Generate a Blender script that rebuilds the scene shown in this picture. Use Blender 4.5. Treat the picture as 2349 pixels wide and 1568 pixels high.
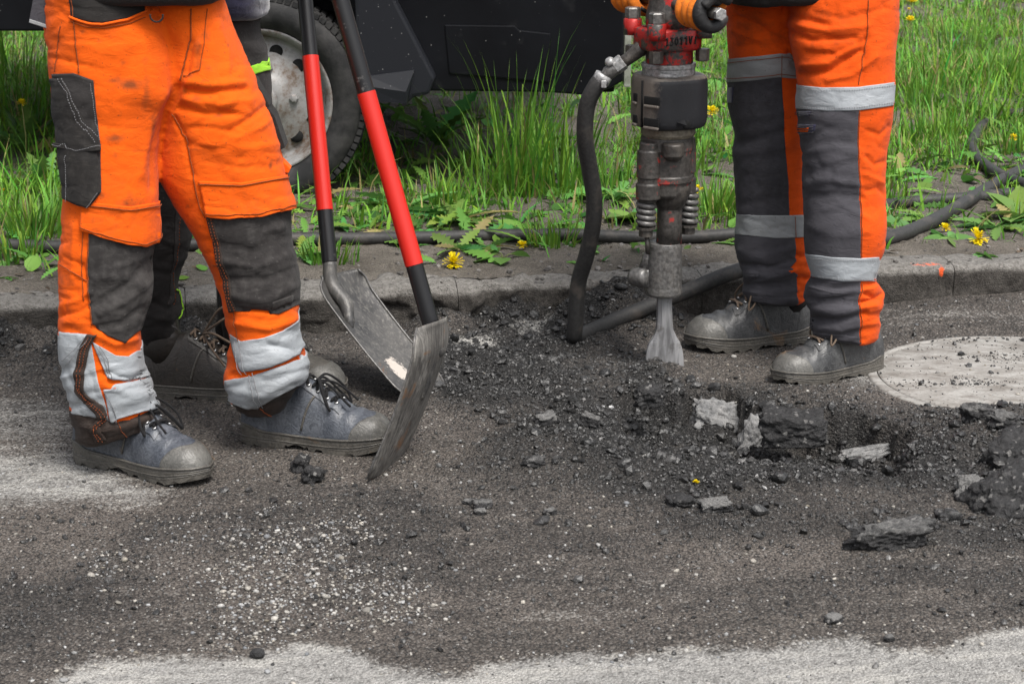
import bpy, bmesh, math, random
import numpy as np
from mathutils import Vector, Matrix, Quaternion
from mathutils.bvhtree import BVHTree

for o in list(bpy.data.objects):
    bpy.data.objects.remove(o)
random.seed(7); RNG = np.random.default_rng(7)
scene = bpy.context.scene
COL = scene.collection

# ------------------------------------------------------------------ camera
CAMH, PITCH, FPX, CW, CH = 1.32, math.radians(15.5), 4863.0, 2349.0, 1568.0
cam_d = bpy.data.cameras.new('camera'); cam = bpy.data.objects.new('camera', cam_d); COL.objects.link(cam)
cam.location = (0, 0, CAMH); cam.rotation_euler = (math.pi/2 - PITCH, 0, 0)
cam_d.sensor_width = 36.0; cam_d.lens = FPX/CW*36.0; cam_d.clip_start = 0.05; cam_d.clip_end = 1500
cam_d.dof.use_dof = True; cam_d.dof.focus_distance = 4.55; cam_d.dof.aperture_fstop = 14.0
scene.camera = cam

# ------------------------------------------------------------------ overcast daylight
SUN_EL, SUN_AZ = math.radians(60), math.radians(152)      # azimuth clockwise from +Y
world = bpy.data.worlds.new('World'); scene.world = world; world.use_nodes = True
wn = world.node_tree; wn.nodes.clear()
sky = wn.nodes.new('ShaderNodeTexSky'); sky.sky_type = 'NISHITA'; sky.sun_disc = False
sky.sun_elevation = SUN_EL; sky.sun_rotation = SUN_AZ; sky.air_density = 1.0; sky.dust_density = 4.0; sky.ozone_density = 1.0
hs = wn.nodes.new('ShaderNodeHueSaturation'); hs.inputs['Saturation'].default_value = 0.28
bg = wn.nodes.new('ShaderNodeBackground'); bg.inputs['Strength'].default_value = 0.088
wo = wn.nodes.new('ShaderNodeOutputWorld')
wn.links.new(sky.outputs[0], hs.inputs['Color']); wn.links.new(hs.outputs[0], bg.inputs['Color']); wn.links.new(bg.outputs[0], wo.inputs['Surface'])
sun_d = bpy.data.lights.new('sun', 'SUN'); sun = bpy.data.objects.new('sun', sun_d); COL.objects.link(sun)
sun_d.energy = 1.5; sun_d.angle = math.radians(18); sun_d.color = (1.0, 0.96, 0.9)
sdir = Vector((math.sin(SUN_AZ)*math.cos(SUN_EL), math.cos(SUN_AZ)*math.cos(SUN_EL), math.sin(SUN_EL)))
sun.rotation_euler = sdir.to_track_quat('Z', 'Y').to_euler()
scene.view_settings.view_transform = 'Standard'; scene.view_settings.look = 'None'
scene.view_settings.gamma = 1.0; scene.view_settings.use_curve_mapping = False
scene.view_settings.exposure = 1.42
scene.render.engine = 'CYCLES'
scene.cycles.use_adaptive_sampling = True; scene.cycles.adaptive_threshold = .006; scene.cycles.use_denoising = True
scene.cycles.max_bounces = 4; scene.cycles.diffuse_bounces = 2; scene.cycles.glossy_bounces = 2
scene.cycles.transmission_bounces = 2; scene.cycles.caustics_reflective = False; scene.cycles.caustics_refractive = False

# ------------------------------------------------------------------ picture <-> place
_c, _s = math.cos(PITCH), math.sin(PITCH)
def ray(px, py):
    a = (np.asarray(px, float) - CW/2)/FPX; b = (CH/2 - np.asarray(py, float))/FPX
    return a, _c + b*_s, -_s + b*_c
def G(px, py, z=0.0):
    """point of the level z seen at a spot of the photograph"""
    a, y, d = ray(px, py); t = (z - CAMH)/d
    return np.stack(np.broadcast_arrays(a*t, y*t, z*np.ones_like(t)), -1)
def P(px, py, Y):
    """point at distance Y (world y) seen at a spot of the photograph"""
    a, y, d = ray(px, py); t = Y/y
    return np.stack(np.broadcast_arrays(a*t, y*t, CAMH + d*t), -1)
def proj(p):
    p = np.asarray(p, float); x, y, z = p[..., 0], p[..., 1], p[..., 2] - CAMH
    w = y*_c - z*_s; v = y*_s + z*_c
    return CW/2 + FPX*x/w, CH/2 - FPX*v/w
def pxm(px, py, Y):
    """metres for one pixel there"""
    return float(np.linalg.norm(P(px+1, py, Y) - P(px, py, Y)))

# ------------------------------------------------------------------ noise
def _h(i, j, k, s):
    n = (i*374761393 + j*668265263 + k*1274126177 + s*974634777) & 0x7fffffff
    n = ((n ^ (n >> 13))*1103515245) & 0x7fffffff
    n = ((n ^ (n >> 15))*12345 + 87654321) & 0x7fffffff
    return (n ^ (n >> 11)) % 65536/32767.5 - 1.0
def vnoise(p, seed=0):
    p = np.asarray(p, float)
    if p.shape[-1] == 2: p = np.concatenate([p, np.zeros(p.shape[:-1]+(1,))], -1)
    i = np.floor(p).astype(np.int64); f = p - i; u = f*f*(3-2*f); r = 0
    for a in (0, 1):
        for b in (0, 1):
            for c in (0, 1):
                w = (u[..., 0] if a else 1-u[..., 0])*(u[..., 1] if b else 1-u[..., 1])*(u[..., 2] if c else 1-u[..., 2])
                r = r + w*_h(i[..., 0]+a, i[..., 1]+b, i[..., 2]+c, seed)
    return r
def fbm(p, oct=4, seed=0, gain=.5, lac=2.03):
    p = np.asarray(p, float); r = 0; a = 1.0; t = 0
    for o in range(oct):
        r = r + a*vnoise(p*lac**o, seed+o*17); t += a; a *= gain
    return r/t*1.6
def sstep(a, b, x):
    t = np.clip((x-a)/(b-a), 0, 1); return t*t*(3-2*t)
def poly_sd(px, py, poly):
    """signed distance (inside > 0) to a polygon"""
    q = np.asarray(poly, float); d = np.full(np.shape(px), 1e18); ins = np.zeros(np.shape(px), bool)
    for (x0, y0), (x1, y1) in zip(q, np.roll(q, -1, 0)):
        ex, ey = x1-x0, y1-y0; t = np.clip(((px-x0)*ex+(py-y0)*ey)/(ex*ex+ey*ey+1e-12), 0, 1)
        d = np.minimum(d, (px-x0-t*ex)**2+(py-y0-t*ey)**2)
        if y0 != y1:
            ins ^= ((y0 > py) != (y1 > py)) & (px < ex*(py-y0)/ey + x0)
    d = np.sqrt(d); return np.where(ins, d, -d)
def line_d(px, py, pl):
    q = np.asarray(pl, float); d = np.full(np.shape(px), 1e18)
    for (x0, y0), (x1, y1) in zip(q[:-1], q[1:]):
        ex, ey = x1-x0, y1-y0; t = np.clip(((px-x0)*ex+(py-y0)*ey)/(ex*ex+ey*ey+1e-12), 0, 1)
        d = np.minimum(d, (px-x0-t*ex)**2+(py-y0-t*ey)**2)
    return np.sqrt(d)

# ------------------------------------------------------------------ objects
def tag(o, label=None, cat=None, group=None, kind=None):
    for k, v in (('label', label), ('category', cat), ('group', group), ('kind', kind)):
        if v: o[k] = v
    return o
def empty(name, loc, label=None, cat=None, group=None, kind=None):
    o = bpy.data.objects.new(name, None); COL.objects.link(o); o.location = tuple(float(v) for v in loc)
    o.empty_display_size = 0.05
    return tag(o, label, cat, group, kind)
def _wl(o):
    v = Vector(o.location)
    while o.parent: o = o.parent; v = v + Vector(o.location) if False else v
    return v
def link(o, parent=None):
    COL.objects.link(o)
    if parent:
        o.parent = parent; o.matrix_parent_inverse = Matrix.Translation(-Vector(parent.get('_o', parent.location)))
    return o
def mesh_np(name, V, F, smooth=True, attrs=None):
    V = np.asarray(V, np.float32); me = bpy.data.meshes.new(name)
    if isinstance(F, np.ndarray):
        n, k = F.shape
        me.vertices.add(len(V)); me.vertices.foreach_set('co', V.ravel())
        me.loops.add(n*k); me.loops.foreach_set('vertex_index', F.astype(np.int32).ravel())
        me.polygons.add(n); me.polygons.foreach_set('loop_start', np.arange(0, n*k, k, dtype=np.int32))
        try: me.polygons.foreach_set('loop_total', np.full(n, k, np.int32))
        except Exception: pass
        me.update(calc_edges=True)
    else:
        me.from_pydata([tuple(map(float, v)) for v in V], [], [tuple(int(i) for i in f) for f in F]); me.update()
    me.polygons.foreach_set('use_smooth', np.full(len(me.polygons), smooth, bool))
    for k, a in (attrs or {}).items():
        a = np.asarray(a, np.float32)
        if a.ndim == 1:
            at = me.attributes.new(k, 'FLOAT', 'POINT'); at.data.foreach_set('value', a)
        else:
            if a.shape[1] == 3: a = np.concatenate([a, np.ones((len(a), 1), np.float32)], 1)
            at = me.attributes.new(k, 'FLOAT_COLOR', 'POINT'); at.data.foreach_set('color', a.ravel())
    return me
def obj(name, V, F, mat, parent=None, smooth=True, attrs=None):
    me = mesh_np(name, V, F, smooth, attrs); me.materials.append(mat)
    return link(bpy.data.objects.new(name, me), parent)
def grid_faces(n, m, wrap=False):
    """faces of an n x m grid of points (row major); wrap joins the last column to the first"""
    i, j = np.meshgrid(np.arange(n-1), np.arange(m if wrap else m-1), indexing='ij')
    a = i*m+j; b = i*m+(j+1) % m; c = (i+1)*m+(j+1) % m; d = (i+1)*m+j
    return np.stack([a, b, c, d], -1).reshape(-1, 4)
class MB:
    """collects shapes for ONE mesh"""
    def __init__(s): s.v = []; s.f = []; s.n = 0
    def add(s, V, F):
        V = np.asarray(V, float).reshape(-1, 3); s.v.append(V)
        s.f += [tuple(int(i)+s.n for i in f) for f in F]; s.n += len(V); return s
    def build(s, name, mat, parent=None, smooth=True, M=None, attrs=None):
        V = np.concatenate(s.v)
        if M is not None: V = V @ np.array(M)[:3, :3].T + np.array(M)[:3, 3]
        return obj(name, V, s.f, mat, parent, smooth, attrs)
    def tube(s, pts, r, n=10, cap=True, ell=None):
        pts = np.asarray(pts, float); m = len(pts); r = np.broadcast_to(np.asarray(r, float), (m,))
        T = np.gradient(pts, axis=0); T /= np.linalg.norm(T, axis=1)[:, None]+1e-12
        up = np.array([0, 0, 1.0]) if abs(T[0][2]) < .9 else np.array([1.0, 0, 0])
        A = np.cross(T[0], up); A /= np.linalg.norm(A); V = []
        th = np.linspace(0, 2*math.pi, n, endpoint=False)
        for k in range(m):
            A = A - T[k]*A.dot(T[k]); A /= np.linalg.norm(A)+1e-12; B = np.cross(T[k], A)
            V.append(pts[k] + r[k]*(np.cos(th)[:, None]*A + np.sin(th)[:, None]*B))
        V = np.concatenate(V); F = [tuple(f) for f in grid_faces(m, n, True)]
        if cap: F += [tuple(range(n))[::-1], tuple(range((m-1)*n, m*n))]
        return s.add(V, F)
    def lathe(s, prof, c=(0, 0, 0), n=28, axis=None, sx=1.0, sy=1.0, cap=True):
        """prof: (radius, height) from bottom up, about z through c (or about axis)"""
        th = np.linspace(0, 2*math.pi, n, endpoint=False); V = []
        for r, z in prof: V.append(np.stack([r*sx*np.cos(th), r*sy*np.sin(th), np.full(n, z)], 1))
        V = np.concatenate(V)
        if axis is not None:
            q = Vector((0, 0, 1)).rotation_difference(Vector(axis)); R = np.array(q.to_matrix()); V = V @ R.T
        V = V + np.asarray(c, float); m = len(prof); F = [tuple(f) for f in grid_faces(m, n, True)]
        if cap: F += [tuple(range(n))[::-1], tuple(range((m-1)*n, m*n))]
        return s.add(V, F)
    def box(s, c, size, R=None, bev=0.0):
        bm = bmesh.new(); bmesh.ops.create_cube(bm, size=1)
        for v in bm.verts: v.co = Vector((v.co.x*size[0], v.co.y*size[1], v.co.z*size[2]))
        if bev: bmesh.ops.bevel(bm, geom=list(bm.edges), offset=bev, segments=2, affect='EDGES', profile=.6)
        V = np.array([v.co[:] for v in bm.verts]); bm.verts.index_update()
        F = [tuple(v.index for v in f.verts) for f in bm.faces]; bm.free()
        if R is not None: V = V @ np.array(R)[:3, :3].T
        return s.add(V+np.asarray(c, float), F)
    def prism(s, poly, z0, z1, bev=0.0, M=None):
        """polygon in xy pushed from z0 to z1"""
        bm = bmesh.new(); vs = [bm.verts.new((p[0], p[1], z0)) for p in poly]
        f = bm.faces.new(vs); r = bmesh.ops.extrude_face_region(bm, geom=[f])
        bmesh.ops.translate(bm, verts=[g for g in r['geom'] if isinstance(g, bmesh.types.BMVert)], vec=(0, 0, z1-z0))
        bmesh.ops.recalc_face_normals(bm, faces=list(bm.faces))
        if bev: bmesh.ops.bevel(bm, geom=list(bm.edges), offset=bev, segments=2, affect='EDGES', profile=.6, clamp_overlap=True)
        bm.verts.index_update(); V = np.array([v.co[:] for v in bm.verts]); F = [tuple(v.index for v in f.verts) for f in bm.faces]; bm.free()
        if M is not None: V = V @ np.array(M)[:3, :3].T + np.array(M)[:3, 3]
        return s.add(V, F)
def spline(pts, n=40):
    """smooth curve through points"""
    p = np.asarray(pts, float); p = np.vstack([2*p[0]-p[1], p, 2*p[-1]-p[-2]]); out = []
    m = len(p)-3; tt = np.linspace(0, m-1e-9, n)
    for t in tt:
        i = int(t); u = t-i; a, b, c, d = p[i:i+4]
        out.append(.5*((2*b)+(-a+c)*u+(2*a-5*b+4*c-d)*u*u+(-a+3*b-3*c+d)*u**3))
    return np.array(out)
def resample(pl, n):
    p = np.asarray(pl, float); L = np.concatenate([[0], np.cumsum(np.linalg.norm(np.diff(p, axis=0), axis=1))])
    t = np.linspace(0, L[-1], n); return np.stack([np.interp(t, L, p[:, k]) for k in range(p.shape[1])], 1)

# ------------------------------------------------------------------ materials
class Mat:
    def __init__(s, name):
        s.m = bpy.data.materials.new(name); s.m.use_nodes = True; s.t = s.m.node_tree; s.t.nodes.clear()
        s.out = s.t.nodes.new('ShaderNodeOutputMaterial'); s.b = s.t.nodes.new('ShaderNodeBsdfPrincipled')
        s.t.links.new(s.b.outputs[0], s.out.inputs['Surface'])
        s.co = s.t.nodes.new('ShaderNodeTexCoord').outputs['Object']
    def put(s, sock, v):
        if isinstance(v, bpy.types.NodeSocket): s.t.links.new(v, sock)
        elif v is not None:
            if hasattr(sock.default_value, '__len__') and not hasattr(v, '__len__'): v = (v, v, v)
            if hasattr(v, '__len__') and len(v) == 3 and len(sock.default_value) == 4: v = (*v, 1)
            sock.default_value = v
    def noise(s, scale, detail=4, rough=.55, dist=0.0, vec=None, fac=True):
        n = s.t.nodes.new('ShaderNodeTexNoise'); s.put(n.inputs['Scale'], scale); s.put(n.inputs['Detail'], detail)
        s.put(n.inputs['Roughness'], rough); s.put(n.inputs['Distortion'], dist); s.t.links.new(vec or s.co, n.inputs['Vector'])
        return n.outputs['Fac' if fac else 'Color']
    def voro(s, scale, feature='F1', vec=None, out='Distance', rand=1.0):
        n = s.t.nodes.new('ShaderNodeTexVoronoi'); n.feature = feature; s.put(n.inputs['Scale'], scale); s.put(n.inputs['Randomness'], rand)
        s.t.links.new(vec or s.co, n.inputs['Vector']); return n.outputs[out]
    def wave(s, scale, dist=0, vec=None, direction='X', detail=2):
        n = s.t.nodes.new('ShaderNodeTexWave'); n.bands_direction = direction; s.put(n.inputs['Scale'], scale); s.put(n.inputs['Distortion'], dist); s.put(n.inputs['Detail'], detail)
        s.t.links.new(vec or s.co, n.inputs['Vector']); return n.outputs['Fac']
    def mapv(s, scale=(1, 1, 1), rot=(0, 0, 0), vec=None):
        n = s.t.nodes.new('ShaderNodeMapping'); n.inputs['Scale'].default_value = scale; n.inputs['Rotation'].default_value = rot
        s.t.links.new(vec or s.co, n.inputs['Vector']); return n.outputs[0]
    def attr(s, name, col=False):
        n = s.t.nodes.new('ShaderNodeAttribute'); n.attribute_name = name; return n.outputs['Color' if col else 'Fac']
    def ramp(s, v, stops, interp='LINEAR'):
        n = s.t.nodes.new('ShaderNodeValToRGB'); cr = n.color_ramp; cr.interpolation = interp; s.put(n.inputs['Fac'], v)
        while len(cr.elements) < len(stops): cr.elements.new(.5)
        for e, (p, c) in zip(cr.elements, stops):
            e.position = p; e.color = (*c, 1) if hasattr(c, '__len__') else (c, c, c, 1)
        return n.outputs['Color']
    def mix(s, f, a, b, mode='MIX'):
        n = s.t.nodes.new('ShaderNodeMix'); n.data_type = 'RGBA'; n.blend_type = mode; n.clamp_factor = True
        s.put(n.inputs[0], f); s.put(n.inputs[6], a); s.put(n.inputs[7], b); return n.outputs[2]
    def math(s, op, a, b=0.0, clamp=False):
        n = s.t.nodes.new('ShaderNodeMath'); n.operation = op; n.use_clamp = clamp; s.put(n.inputs[0], a); s.put(n.inputs[1], b); return n.outputs[0]
    def bump(s, h, strength=.5, dist=.002, nrm=None):
        n = s.t.nodes.new('ShaderNodeBump'); s.put(n.inputs['Height'], h); s.put(n.inputs['Strength'], strength); s.put(n.inputs['Distance'], dist)
        if nrm is not None: s.t.links.new(nrm, n.inputs['Normal'])
        return n.outputs[0]
    def done(s, color, rough=.8, normal=None, metal=0.0, spec=.35, sheen=None, coat=None):
        s.put(s.b.inputs['Base Color'], color); s.put(s.b.inputs['Roughness'], rough); s.put(s.b.inputs['Metallic'], metal)
        s.put(s.b.inputs['Specular IOR Level'], spec)
        if normal is not None: s.t.links.new(normal, s.b.inputs['Normal'])
        if sheen: s.put(s.b.inputs['Sheen Weight'], sheen); s.put(s.b.inputs['Sheen Roughness'], .5)
        if coat: s.put(s.b.inputs['Coat Weight'], coat)
        return s.m

# ================================================================== road, kerb, verge
K0 = G(0, 697, .105); K1 = G(2349, 603, .105)
ES = (K1-K0)[:2]; ES /= np.linalg.norm(ES); ET = np.array([-ES[1], ES[0]])
def XY(s, t): return K0[0]+ES[0]*s+ET[0]*t, K0[1]+ES[1]*s+ET[1]*t
def ST(x, y): dx, dy = x-K0[0], y-K0[1]; return dx*ES[0]+dy*ES[1], dx*ET[0]+dy*ET[1]
EDGE = np.array([(1330, 955), (1400, 925), (1440, 903), (1540, 902), (1570, 898), (1600, 893), (1680, 898), (1705, 925), (1765, 932), (1840, 940), (1900, 948), (2020, 958), (2060, 985), (2130, 1010), (2230, 1000), (2349, 990), (2700, 985)], float)
CRUMB = [(985, 800), (1040, 760), (1290, 745), (1420, 790), (1520, 850), (1600, 880), (1740, 885), (1860, 900), (2080, 940), (2349, 950), (2600, 960), (2600, 1190), (2349, 1190), (2100, 1150), (1800, 1130), (1560, 1190), (1380, 1150), (1060, 1120), (1010, 1085), (1090, 1050), (1150, 990), (1010, 930), (960, 860)]
CRUMB2 = [(1560, 1130), (1900, 1130), (2200, 1170), (2500, 1160), (2500, 1290), (2150, 1260), (1850, 1245), (1620, 1250), (1480, 1210)]
GRAVEL = [(560, 1150), (720, 1140), (860, 1180), (900, 1260), (980, 1330), (1010, 1420), (880, 1480), (560, 1490), (330, 1530), (130, 1535), (130, 1480), (200, 1390), (200, 1280), (340, 1210)]
STRIP = [(100, 1640), (120, 1552), (200, 1523), (330, 1512), (560, 1502), (700, 1478), (790, 1482), (850, 1512), (960, 1530), (1090, 1537), (1130, 1508), (1240, 1496), (1420, 1500), (1560, 1483), (1720, 1476), (1900, 1458), (1990, 1462), (2060, 1490), (2160, 1500), (2250, 1460), (2349, 1440), (2700, 1400), (2900, 1900), (-600, 2000), (-300, 1800)]
PALE = [(-300, 1020), (60, 1030), (180, 1022), (260, 1080), (360, 1112), (420, 1122), (330, 1150), (160, 1158), (0, 1168), (-300, 1160)]
GREY = [(-300, 905), (120, 900), (190, 930), (185, 1030), (60, 1035), (-300, 1030)]
SMEAR = [(1900, 800), (2060, 785), (2349, 790), (2700, 800), (2700, 960), (2349, 950), (2150, 945), (1960, 900), (1870, 870)]
def masks(x, y):
    yy = np.maximum(y, 1.2); px, py = proj(np.stack([x, yy, np.zeros_like(x)], -1))
    q = np.stack([x, y], -1); w1 = fbm(q*9, 3, 5)*16; w2 = fbm(q*40, 3, 6)*7
    qx, qy = px+w1+w2, py+(fbm(q*9, 3, 8)*10+fbm(q*45, 3, 9)*5)
    sd = lambda poly, a, b: sstep(-a, b, poly_sd(qx, qy, poly))
    m = {'px': px, 'py': py}
    c = np.maximum(sd(CRUMB, 30, 40), .75*sd(CRUMB2, 30, 40))
    s, t = ST(x, y)
    foot = sstep(-.2, -.08, t)*(1-sstep(.35, .75, s))                     # crumbs swept along the kerb on the left
    foot = np.maximum(foot, sstep(-.25, -.1, t)*sstep(.9, 1.0, s)*(1-sstep(1.45, 1.65, s)))
    c = np.maximum(c, .5*sstep(.15, .75, fbm(q*np.array([2.2, 3.4]), 4, 29))*(py > 1090)*(py < 1500))
    m['crumb'] = np.maximum(c*np.clip(1.0+.5*fbm(q*5, 3, 19), .5, 1), foot*np.clip(.75+.5*fbm(q*12, 2, 4), 0, 1)); m['foot'] = foot
    m['gravel'] = sd(GRAVEL, 45, 60)
    d = sd(STRIP, 26, 28)
    d = np.maximum(d, .72*sd(PALE, 40, 45)); d = np.maximum(d, .5*sd(GREY, 25, 40))
    d = np.maximum(d, .74*sd(SMEAR, 30, 60)*(1-m['crumb']))
    d = np.maximum(d, .14*sd(GRAVEL, 40, 60))
    for bx, by, rx, ry, k in ((1320, 1400, 190, 38, .30), (1085, 788, 60, 14, 1.0), (1230, 765, 60, 12, .8), (1500, 1350, 200, 30, .22), (2200, 735, 300, 22, .35), (640, 1020, 90, 25, .2),
                              (1900, 1035, 130, 8, .35), (1640, 1010, 40, 18, .5), (700, 1085, 120, 18, .12)):
        d = np.maximum(d, k*np.exp(-((qx-bx)/rx)**2-((qy-by)/ry)**2))
    m['dust'] = np.clip(d, 0, 1)
    # depth of the broken-out hole below its edge
    e = qy - np.interp(px+fbm(q*25, 3, 31)*14, EDGE[:, 0], EDGE[:, 1]) + fbm(q*30, 3, 33)*6
    m['edge'] = e
    m['hole'] = sstep(0, 7, e)*(1-sstep(60, 165, e))*sstep(1380, 1470, px)*(1-sstep(2035, 2110, px))
    return m
def height(x, y, m=None):
    m = m or masks(x, y); q = np.stack([x, y], -1); px, py = m['px'], m['py']; s, t = ST(x, y)
    h = .006*fbm(q*3, 3, 1)+.0012*fbm(q*60, 3, 2)
    h += m['crumb']*(.012+.012*fbm(q*14, 4, 3)+.0055*np.abs(fbm(q*55, 3, 12)))
    h += .0022*m['gravel']*np.abs(fbm(q*90, 2, 14))
    h -= .004*m['dust']*(1-m['gravel'])
    h += .05*m['foot']*sstep(-.17, -.02, t)*(.7+.5*fbm(q*15, 3, 21))
    h += .028*sstep(-.35, -.02, t)*sstep(1.9, 2.3, s)                      # mud banked against the kerb on the right
    bl = lambda bx, by, rx, ry: np.exp(-((px-bx)/rx)**2-((py-by)/ry)**2)
    h += .030*bl(1380, 960, 160, 70)+.028*bl(1290, 1050, 170, 45)+.05*bl(1430, 740, 130, 55)*sstep(-.6, -.05, t)
    h += .05*bl(2300, 1010, 110, 60)+.02*bl(1530, 862, 70, 16)+.015*bl(1850, 905, 140, 20)
    h -= .085*m['hole']*(1+.3*fbm(q*20, 3, 41))
    near = np.exp(-((px-1900)/130)**2-((py-866)/22)**2)+np.exp(-((px-1720)/170)**2-((py-800)/18)**2)+np.exp(-((px-330)/160)**2-((py-1090)/40)**2)+np.exp(-((px-730)/180)**2-((py-1030)/30)**2)+np.exp(-((px-2250)/260)**2-((py-860)/75)**2)
    h *= 1-np.clip(near*1.1, 0, .96)
    return np.where(t > .03, np.minimum(h, -.03), h)
def axis(lo, hi, step, far_lo, far_hi):
    a = list(np.arange(lo, hi, step)); d = step
    while a[-1] < far_hi: d *= 1.45; a.append(a[-1]+d)
    d = step
    while a[0] > far_lo: d *= 1.45; a.insert(0, a[0]-d)
    return np.array(a)
# --- road
sa = axis(-.45, 2.95, .0062, -90, 90); ta = np.concatenate([axis(-2.25, .05, .0062, -60, .05)])
S, T = np.meshgrid(sa, ta, indexing='ij'); X, Y = XY(S, T); shp = X.shape; xf, yf = X.ravel(), Y.ravel()
mk = masks(xf, yf); hz = height(xf, yf, mk)
M = Mat('road_dirt')
n1 = M.attr('blotch'); st = M.attr('streak'); dust = M.attr('dust'); crumb = M.attr('crumb')
n2 = M.noise(70, 3, .7); vn = M.t.nodes.new('ShaderNodeTexVoronoi'); vn.inputs['Scale'].default_value = 215; M.t.links.new(M.co, vn.inputs['Vector'])
vd, vc = vn.outputs['Distance'], M.math('MULTIPLY', vn.outputs['Color'], 1.0); v2 = M.voro(560, out='Color'); v2 = M.math('MULTIPLY', v2, 1.0)
gap = M.ramp(vd, [(.42, 0), (.78, 1)])                                    # dark joints between the grains
mud = M.mix(M.ramp(n1, [(.3, 0), (.7, 1)]), (.045, .038, .0325), (.145, .123, .106)); mud = M.mix(M.ramp(st, [(.48, 0), (.72, .6)]), mud, (.165, .141, .12))
grain = M.ramp(vc, [(0, (.018, .0175, .017)), (.35, (.056, .049, .043)), (.7, (.118, .103, .091)), (.9, (.19, .18, .168)), (1, (.42, .40, .38))])
base = M.mix(.62, mud, grain); base = M.mix(M.ramp(v2, [(.12, .75), (.3, 0)]), base, (.016, .0155, .015)); base = M.mix(M.ramp(v2, [(.82, 0), (.95, .5)]), base, (.26, .25, .235))
dark = M.ramp(vc, [(0, (.004, .004, .004)), (.4, (.011, .0108, .0106)), (.75, (.028, .0272, .0265)), (1, (.09, .088, .085))])
base = M.mix(M.math('MULTIPLY', crumb, M.ramp(n2, [(.2, .7), (.5, 1)])), base, dark)
base = M.mix(M.math('MULTIPLY', gap, .8), base, (.007, .007, .007))
lt = M.mix(M.ramp(n2, [(.3, 0), (.7, 1)]), (.165, .161, .153), (.33, .322, .307)); lt = M.mix(M.ramp(st, [(.5, 0), (.8, .5)]), lt, (.40, .388, .36))
lt = M.mix(M.ramp(vc, [(.0, .75), (.3, 0)]), lt, (.09, .087, .083)); lt = M.mix(M.ramp(v2, [(.8, 0), (.95, .6)]), lt, (.58, .57, .55)); lt = M.mix(M.math('MULTIPLY', gap, .35), lt, (.06, .058, .055))
fac = M.math('ADD', dust, M.math('MULTIPLY', M.math('SUBTRACT', M.math('ADD', M.math('ADD', M.math('MULTIPLY', n2, .30), M.math('MULTIPLY', st, .22)), M.math('MULTIPLY', vc, .48)), .5), 1.0))
fac = M.math('MULTIPLY', M.ramp(fac, [(.28, 0), (.85, 1)]), M.ramp(dust, [(.02, 0), (.25, 1)]))
colr = M.mix(fac, base, lt)
hh = M.math('ADD', M.math('MULTIPLY', n2, .5), M.math('ADD', M.math('MULTIPLY', vd, -.5), M.math('MULTIPLY', vc, .35)))
M_ROAD = M.done(colr, .85, M.bump(hh, 1.0, .007), spec=.35)
Vr = np.stack([xf, yf, hz], 1)
road = obj('road', Vr, grid_faces(*shp)[:, ::-1], M_ROAD, attrs={'dust': mk['dust'], 'crumb': mk['crumb'], 'blotch': .5+.45*fbm(np.stack([xf, yf*1.6], 1)*2.4, 5, 201)+.2*fbm(np.stack([xf, yf], 1)*16, 3, 203), 'streak': .5+.5*fbm(np.stack([xf*9+yf*1.5, yf*46-xf*8], 1), 4, 202, .6)}); tag(road, kind='structure')
# --- verge
sa = axis(-.8, 3.2, .014, -150, 150); ta = axis(.10, 4.6, .016, .1, 300)
S, T = np.meshgrid(sa, ta, indexing='ij'); X, Y = XY(S, T); vshp = X.shape
def verge_z(x, y):
    s, t = ST(x, y); q = np.stack([x, y], -1)
    return .098+.012*fbm(q*2.2, 3, 51)*sstep(.15, .5, t)+.006*fbm(q*16, 4, 52)+.003*fbm(q*60, 2, 53)+.03*sstep(.3, 3.0, t)
M = Mat('verge_soil'); n1 = M.noise(5, 5, .6); n2 = M.noise(70, 5, .7); n3 = M.noise(260, 3, .6)
c = M.mix(M.ramp(n1, [(.35, 0), (.65, 1)]), (.10, .088, .074), (.20, .18, .155))
c = M.mix(M.ramp(n2, [(.5, 0), (.7, .8)]), c, (.22, .195, .165)); c = M.mix(M.ramp(n3, [(.3, .7), (.6, 0)]), c, (.015, .013, .011))
M_SOIL = M.done(c, .95, M.bump(M.math('ADD', n2, n3), .9, .008), spec=.2)
verge = obj('verge', np.stack([X.ravel(), Y.ravel(), verge_z(X.ravel(), Y.ravel())], 1), grid_faces(*vshp)[:, ::-1], M_SOIL); tag(verge, kind='structure')
# --- kerb of worn concrete stones
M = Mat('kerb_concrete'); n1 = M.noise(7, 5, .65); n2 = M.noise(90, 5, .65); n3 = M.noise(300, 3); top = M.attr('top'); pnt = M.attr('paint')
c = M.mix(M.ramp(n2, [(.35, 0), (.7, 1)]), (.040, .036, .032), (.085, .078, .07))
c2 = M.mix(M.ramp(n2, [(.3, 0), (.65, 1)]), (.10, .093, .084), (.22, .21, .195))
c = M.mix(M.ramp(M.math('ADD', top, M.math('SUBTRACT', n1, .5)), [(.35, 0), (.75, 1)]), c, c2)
c = M.mix(M.ramp(M.voro(130), [(.10, .75), (.3, 0)]), c, (.03, .03, .03))
c = M.mix(M.ramp(M.math('ADD', pnt, M.math('MULTIPLY', M.math('SUBTRACT', n2, .5), 1.1)), [(.42, 0), (.62, .9)]), c, (.75, .10, .02))
M_KERB = M.done(c, .9, M.bump(M.math('ADD', n2, n3), .9, .006), spec=.25)
kerb = empty('kerb', (*XY(1.2, .06), 0), kind='structure')
prof = resample(np.array([(0.012, -.12), (0.006, 0.05), (0.003, .085), (.010, .099), (.028, .105), (.08, .107), (.128, .104), (.135, .08), (.135, -.05)]), 58)
joints = [-1.55, -.55, .42, 1.06, 1.66, 2.30, 3.3, 4.3]
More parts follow.
